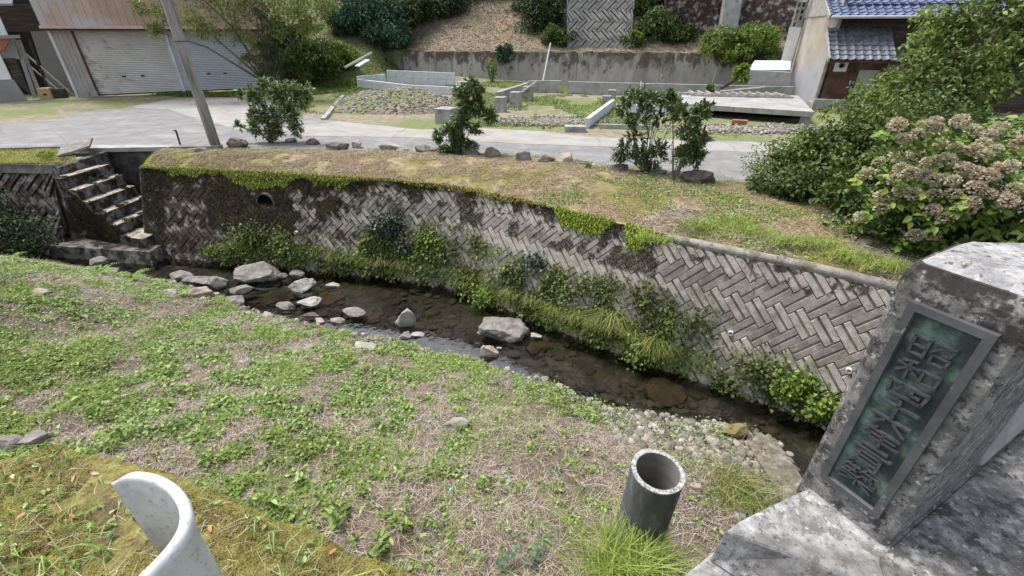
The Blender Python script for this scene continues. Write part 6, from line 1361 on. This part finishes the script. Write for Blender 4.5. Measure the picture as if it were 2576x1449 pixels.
for (px, py, kd) in HD:
    dd = ray(px, py); dd_n = unit(dd)
    # intersect with the bush ellipsoid, slightly outside
    a = (dd / HR) @ (dd / HR); oc = (CAM - HC) / (HR * 1.12); dd2 = dd / (HR * 1.12); A, B_, C_ = dd2 @ dd2, 2 * dd2 @ oc, oc @ oc - 1; disc = B_ * B_ - 4 * A * C_
    t = (-B_ - math.sqrt(disc)) / (2 * A) if disc > 0 else (HC[1] - .3) / dd[1]
    p = CAM + dd * t
    for _ in range(3):
        k = 7; a = rng.random() * 6.28 + np.arange(k) * 2.4; q_ = p + np.array([rng.normal(0, .09), rng.uniform(-.02, .12), -.07 - .10 * rng.random()]); up2 = unit(np.array([rng.normal(0, .3), -.35, .8])); s1 = unit(np.cross(up2, [.3, .2, 1])); s2 = np.cross(up2, s1)
        Dd = unit(np.cos(a)[:, None] * s1 + np.sin(a)[:, None] * s2 + up2 * .2); L_ = .075 + .06 * rng.random(k); lv.append(leaves(q_ + up2 * .02 * np.arange(k)[:, None], Dd, L_, L_ * .62, .08, .25))
    if kd not in hprev:
        V, F = hb[kd]; me = bulk('flower_head', V, F, M['floretbrown' if kd else 'floretcream']).data; hprev[kd] = me; bpy.data.objects.remove(bpy.data.objects[-1] if False else [o for o in bpy.data.objects if o.data == me][0])
    o = bpy.data.objects.new('flower_head', hprev[kd]); COL.objects.link(o); o.parent = hy; o.location = p - np.array(hy.location); s = random.uniform(.8, 1.15); o.scale = (s, s, s); o.rotation_euler = (random.uniform(-.3, .3), random.uniform(-.3, .3), random.uniform(0, 6)); o['label'] = 'faded brown flower head' if kd else 'cream flower head'
V, F = merge(lv); bulk('foliage', V, F, M['hydleaf'], hy)
branches((6.6, 5.6, -.05), [HC + hyd_surface(1)[0] * HR * .8 for _ in range(14)], .02).build('stem', M['twig'], hy)

def tree(name, label, base, lobes, mk, per, L_, W_, r0=.12, cat='tree', group=None, sq=.75, trunkmat='bark', ncl=26):
    t = thing(name, base, label, cat, group); cl, rad, tips = [], [], []
    for (c, r) in lobes:
        c = np.array(c, float); q = ellclumps(c, r, r, r * sq, max(4, int(ncl * min(r, 1.3))), .35); cl.append(q); rad.append(np.full(len(q), max(.16, r * .30))); tips.append(c); tips.append(q[0])
    V, F = clumpleaves(np.concatenate(cl), np.concatenate(rad), per, L_, W_, .05, sq); bulk('crown', V, F, M[mk], t)
    if len(tips) > 16: tips = tips[::4]
    branches(base, tips, r0, .5, 6).build('trunk', M[trunkmat], t); return t
laterbush()
# maple over the house front
mb_ = (8.2, 8.6, -.05)
tree('maple_tree', 'light green maple spreading in front of the tiled house', mb_, [((7.0, 9.2, 1.2), .75), ((7.6, 9.6, 1.55), .45), ((7.9, 9.3, 1.9), .8), ((8.6, 9.0, 1.55), .9), ((8.3, 9.8, 2.5), .6), ((9.3, 9.4, 2.2), .9), ((9.2, 9.6, 3.0), .7), ((10.2, 9.4, 3.1), .9), ((6.7, 8.9, .75), .5), ((7.6, 8.8, 1.0), .7), ((10.6, 9.0, 2.3), .9), ((9.9, 9.8, 3.8), .8), ((10.9, 9.6, 3.9), .9)], 'maple', 50, .095, .055, .06, ncl=36)
tree('dark_tree', 'darker dense tree behind the hydrangea at the right edge', (9.6, 7.4, 0), [((9.0, 7.6, 1.5), .9), ((8.5, 7.3, 1.0), .7), ((9.8, 7.4, 2.0), .9), ((9.7, 7.2, 1.2), .8), ((10.4, 7.6, 2.6), .8)], 'bushdark', 44, .07, .035, .08, ncl=30)
# tree before the garage
gb = G(680, 214, .2); gb = np.array([gb[0], gb[1], .15]); gb = Y(678, 216, 21.3)
Yt = lambda px, py, dy=0: Y(px, py, 21.3 + dy)
gtree = tree('garage_tree', 'ivy trunked tree with hanging yellowish foliage beside the garage', gb, [(Yt(640, 30), 1.0), (Yt(570, 20, -.6), .9), (Yt(480, 45, -1.2), .7), (Yt(400, 30, -1.4), .6), (Yt(395, 80, -1.4), .4), (Yt(530, 85, -.8), .5), (Yt(590, 80, -.3), .5), (Yt(700, 20), .9), (Yt(760, 30), .7), (Yt(810, 10), .6), (Yt(770, 70), .5), (Yt(640, 110), .35), (Yt(620, 150), .3), (Yt(350, 20, -1.4), .35), (Yt(690, 75), .55), (Yt(600, -40), 1.1), (Yt(480, -30, -1), .8), (Yt(720, -50), 1.0)], 'willow', 19, .14, .05, .055, ncl=34)
ti = gtree
ti_c = [Yt(x, y, -.15) for x, y in ((678, 205), (672, 180), (668, 155), (676, 130), (690, 160), (685, 110), (660, 130), (695, 185), (662, 95), (650, 165), (700, 140))]
V, F = clumpleaves(ti_c, .30, 220, .07, .045, .1, 1.2); bulk('ivy', V, F, M['bushdark'], ti); MB().tube([gb, lerp(gb, Yt(676, 120), .5), Yt(672, 60), Yt(640, 20)], [.3, .24, .2, .1], 9).build('main_stem', M['bark'], ti)
# slope bushes and far trees
def farbush(label, px, py, y, r, mk, per=60, L_=.16, W_=.08, n=50, name='hillside_bush', sq=.8, cat='bush', zmin=None):
    c = Y(px, py, y) if y < 28.5 else OH(px, py) + np.array([0, -.35 * r[0], .0]); return bush(name, label, cat, c, (r[0], r[0] * .7, r[1]), n, per, L_, W_, M[mk], 'bushes on the far hillside', zmin=zmin, rad=min(r) * .32, inner=.35, stems=6, r0=.05)
farbush('bright green bush mass between garage and brown slope', 770, 150, 24.3, (1.5, 1.0), 'bushmid', n=80)
farbush('green bush behind the garage corner tree', 730, 120, 25, (1.1, 1.2), 'bushmid')
farbush('low green shrub at the foot of the green slope', 850, 140, 25.5, (1.0, .6), 'bushlight')
farbush('small dark shrub draped over the stained retaining wall', 1272, 138, 27.3, (.5, .45), 'conifer', n=24, L_=.12)
farbush('thin grey twiggy shrub standing before the retaining wall', 1238, 172, 26.5, (.45, .7), 'bushlight', per=14, n=22, L_=.09)
farbush('dark dense bush left of the hillside block wall', 1370, 50, 30, (1.6, 1.6), 'bushdark', n=90)
farbush('green bush trailing at the left foot of the block wall', 1400, 95, 29.6, (.9, .6), 'bushmid')
farbush('leafy bush overlapping the right edge of the block wall', 1612, 30, 29, (.9, 1.2), 'bushmid', n=60)
farbush('dark shrub masking the upper left of the block wall', 1425, 10, 29, (.8, 1.0), 'bushdark', n=50)
farbush('small bush covering the lower left corner of the block wall', 1428, 104, 29, (.7, .5), 'bushmid', n=30)
farbush('small bush covering the lower right corner of the block wall', 1592, 106, 29, (.7, .5), 'bushlight', n=30)
farbush('loose climber hanging across the top of the block wall', 1480, 20, 29, (.9, .45), 'bushmid', n=24, per=30)
farbush('upper dark bush above the brown slope', 1340, 10, 31, (1.3, 1.0), 'bushdark', n=60)
farbush('rounded green bush right of the hillside block wall', 1640, 75, 29.5, (1.5, 1.0), 'bushmid', n=90)
farbush('low bush between block wall and dark stone wall', 1700, 90, 29.2, (1.0, .6), 'bushmid')
farbush('tall loose bush hanging over the block wall top', 1530, -5, 31.5, (2.2, .7), 'bushmid', per=40, n=60)
farbush('brushy shrub growing above the stone terrace', 1650, 0, 31, (1.2, 1.1), 'bushdark', n=60)
farbush('bright green ground cover mass above the right wall end', 1850, 112, 28.6, (2.2, .9), 'bushlight', n=120)
farbush('yellow green bush tip beside the annex lattice', 1925, 75, 28.4, (.9, .6), 'bushlight', n=50)
farbush('dark green bush hanging over the right wall end', 1870, 150, 27.2, (1.9, .55), 'bushmid', n=100)
farbush('climber on the concrete rib of the stone wall', 1815, 70, 30.6, (.5, 1.4), 'bushmid', n=40)
farbush('shadowed bush behind the wooden lattice', 1975, 30, 29, (1.4, 1.5), 'bushdark', n=80)
farbush('small bright sapling growing beside the annex beam', 1868, 185, 20.3, (.35, .35), 'brightleaf', n=22, L_=.1, per=30)
farbush('tiny bright sapling at the slab corner', 1785, 222, 19.6, (.16, .16), 'brightleaf', n=10, L_=.08, per=24)
for k, (px, py, y, r, lb) in enumerate([(930, 60, 29.5, (1.7, 1.5), 'feathery blue green tree at the left of the brown slope'), (880, 30, 29, (1.3, 1.3), 'feathery tree nearest the garage tree'), (1000, 30, 31, (1.6, 1.6), 'tall dark tree behind the feathery one'), (1080, 10, 32.5, (1.8, 1.1), 'dark tree at the top of the brown slope edge'), (1170, -15, 34, (2.2, 1.0), 'shaded trees highest above the brown slope'), (960, 95, 28.8, (1.2, .6), 'drooping lower boughs over the brown slope')]):
    c = Y(px, py, y); tree('slope_tree', lb, (c[0], c[1] + .3, float(zback(c[0], c[1] + .3))), [((c[0], c[1], c[2]), r[0]), ((c[0] - r[0] * .6, c[1], c[2] - r[1] * .3), r[0] * .7), ((c[0] + r[0] * .6, c[1] + .3, c[2] + r[1] * .2), r[0] * .7)], 'conifer' if k in (0, 1, 5) else 'bushdark', 60, .2, .07, .14, group='trees on the far slope', ncl=34)
# leafy overhang at far left by the stream
bush('overhanging_bush', 'dark bush hanging in the shade above the upstream water', 'bush', (-10.9, 8.9, -1.35), (1.1, .5, .5), 60, 50, .06, .04, M['bushdark'], zmin=-1.95, rad=.2)
bush('shade_bush', 'dark shrub against the upstream wall at the left edge', 'bush', (-12.1, 9.3, -.75), (1.2, .5, .75), 80, 50, .06, .04, M['bushdark'], zmin=-1.9, rad=.22)
P = np.array([Z(rng.uniform(-20, 190), rng.uniform(368, 412), -.04) for _ in range(7000)]); n_ = len(P); V, F = blades(P, .02 + .04 * rng.random(n_), .008, hlean(n_), bend=.5)
tag(bulk('verge_grass', V, F, M['mossblade']), 'short mossy grass on the verge left of the steps', kind='stuff')
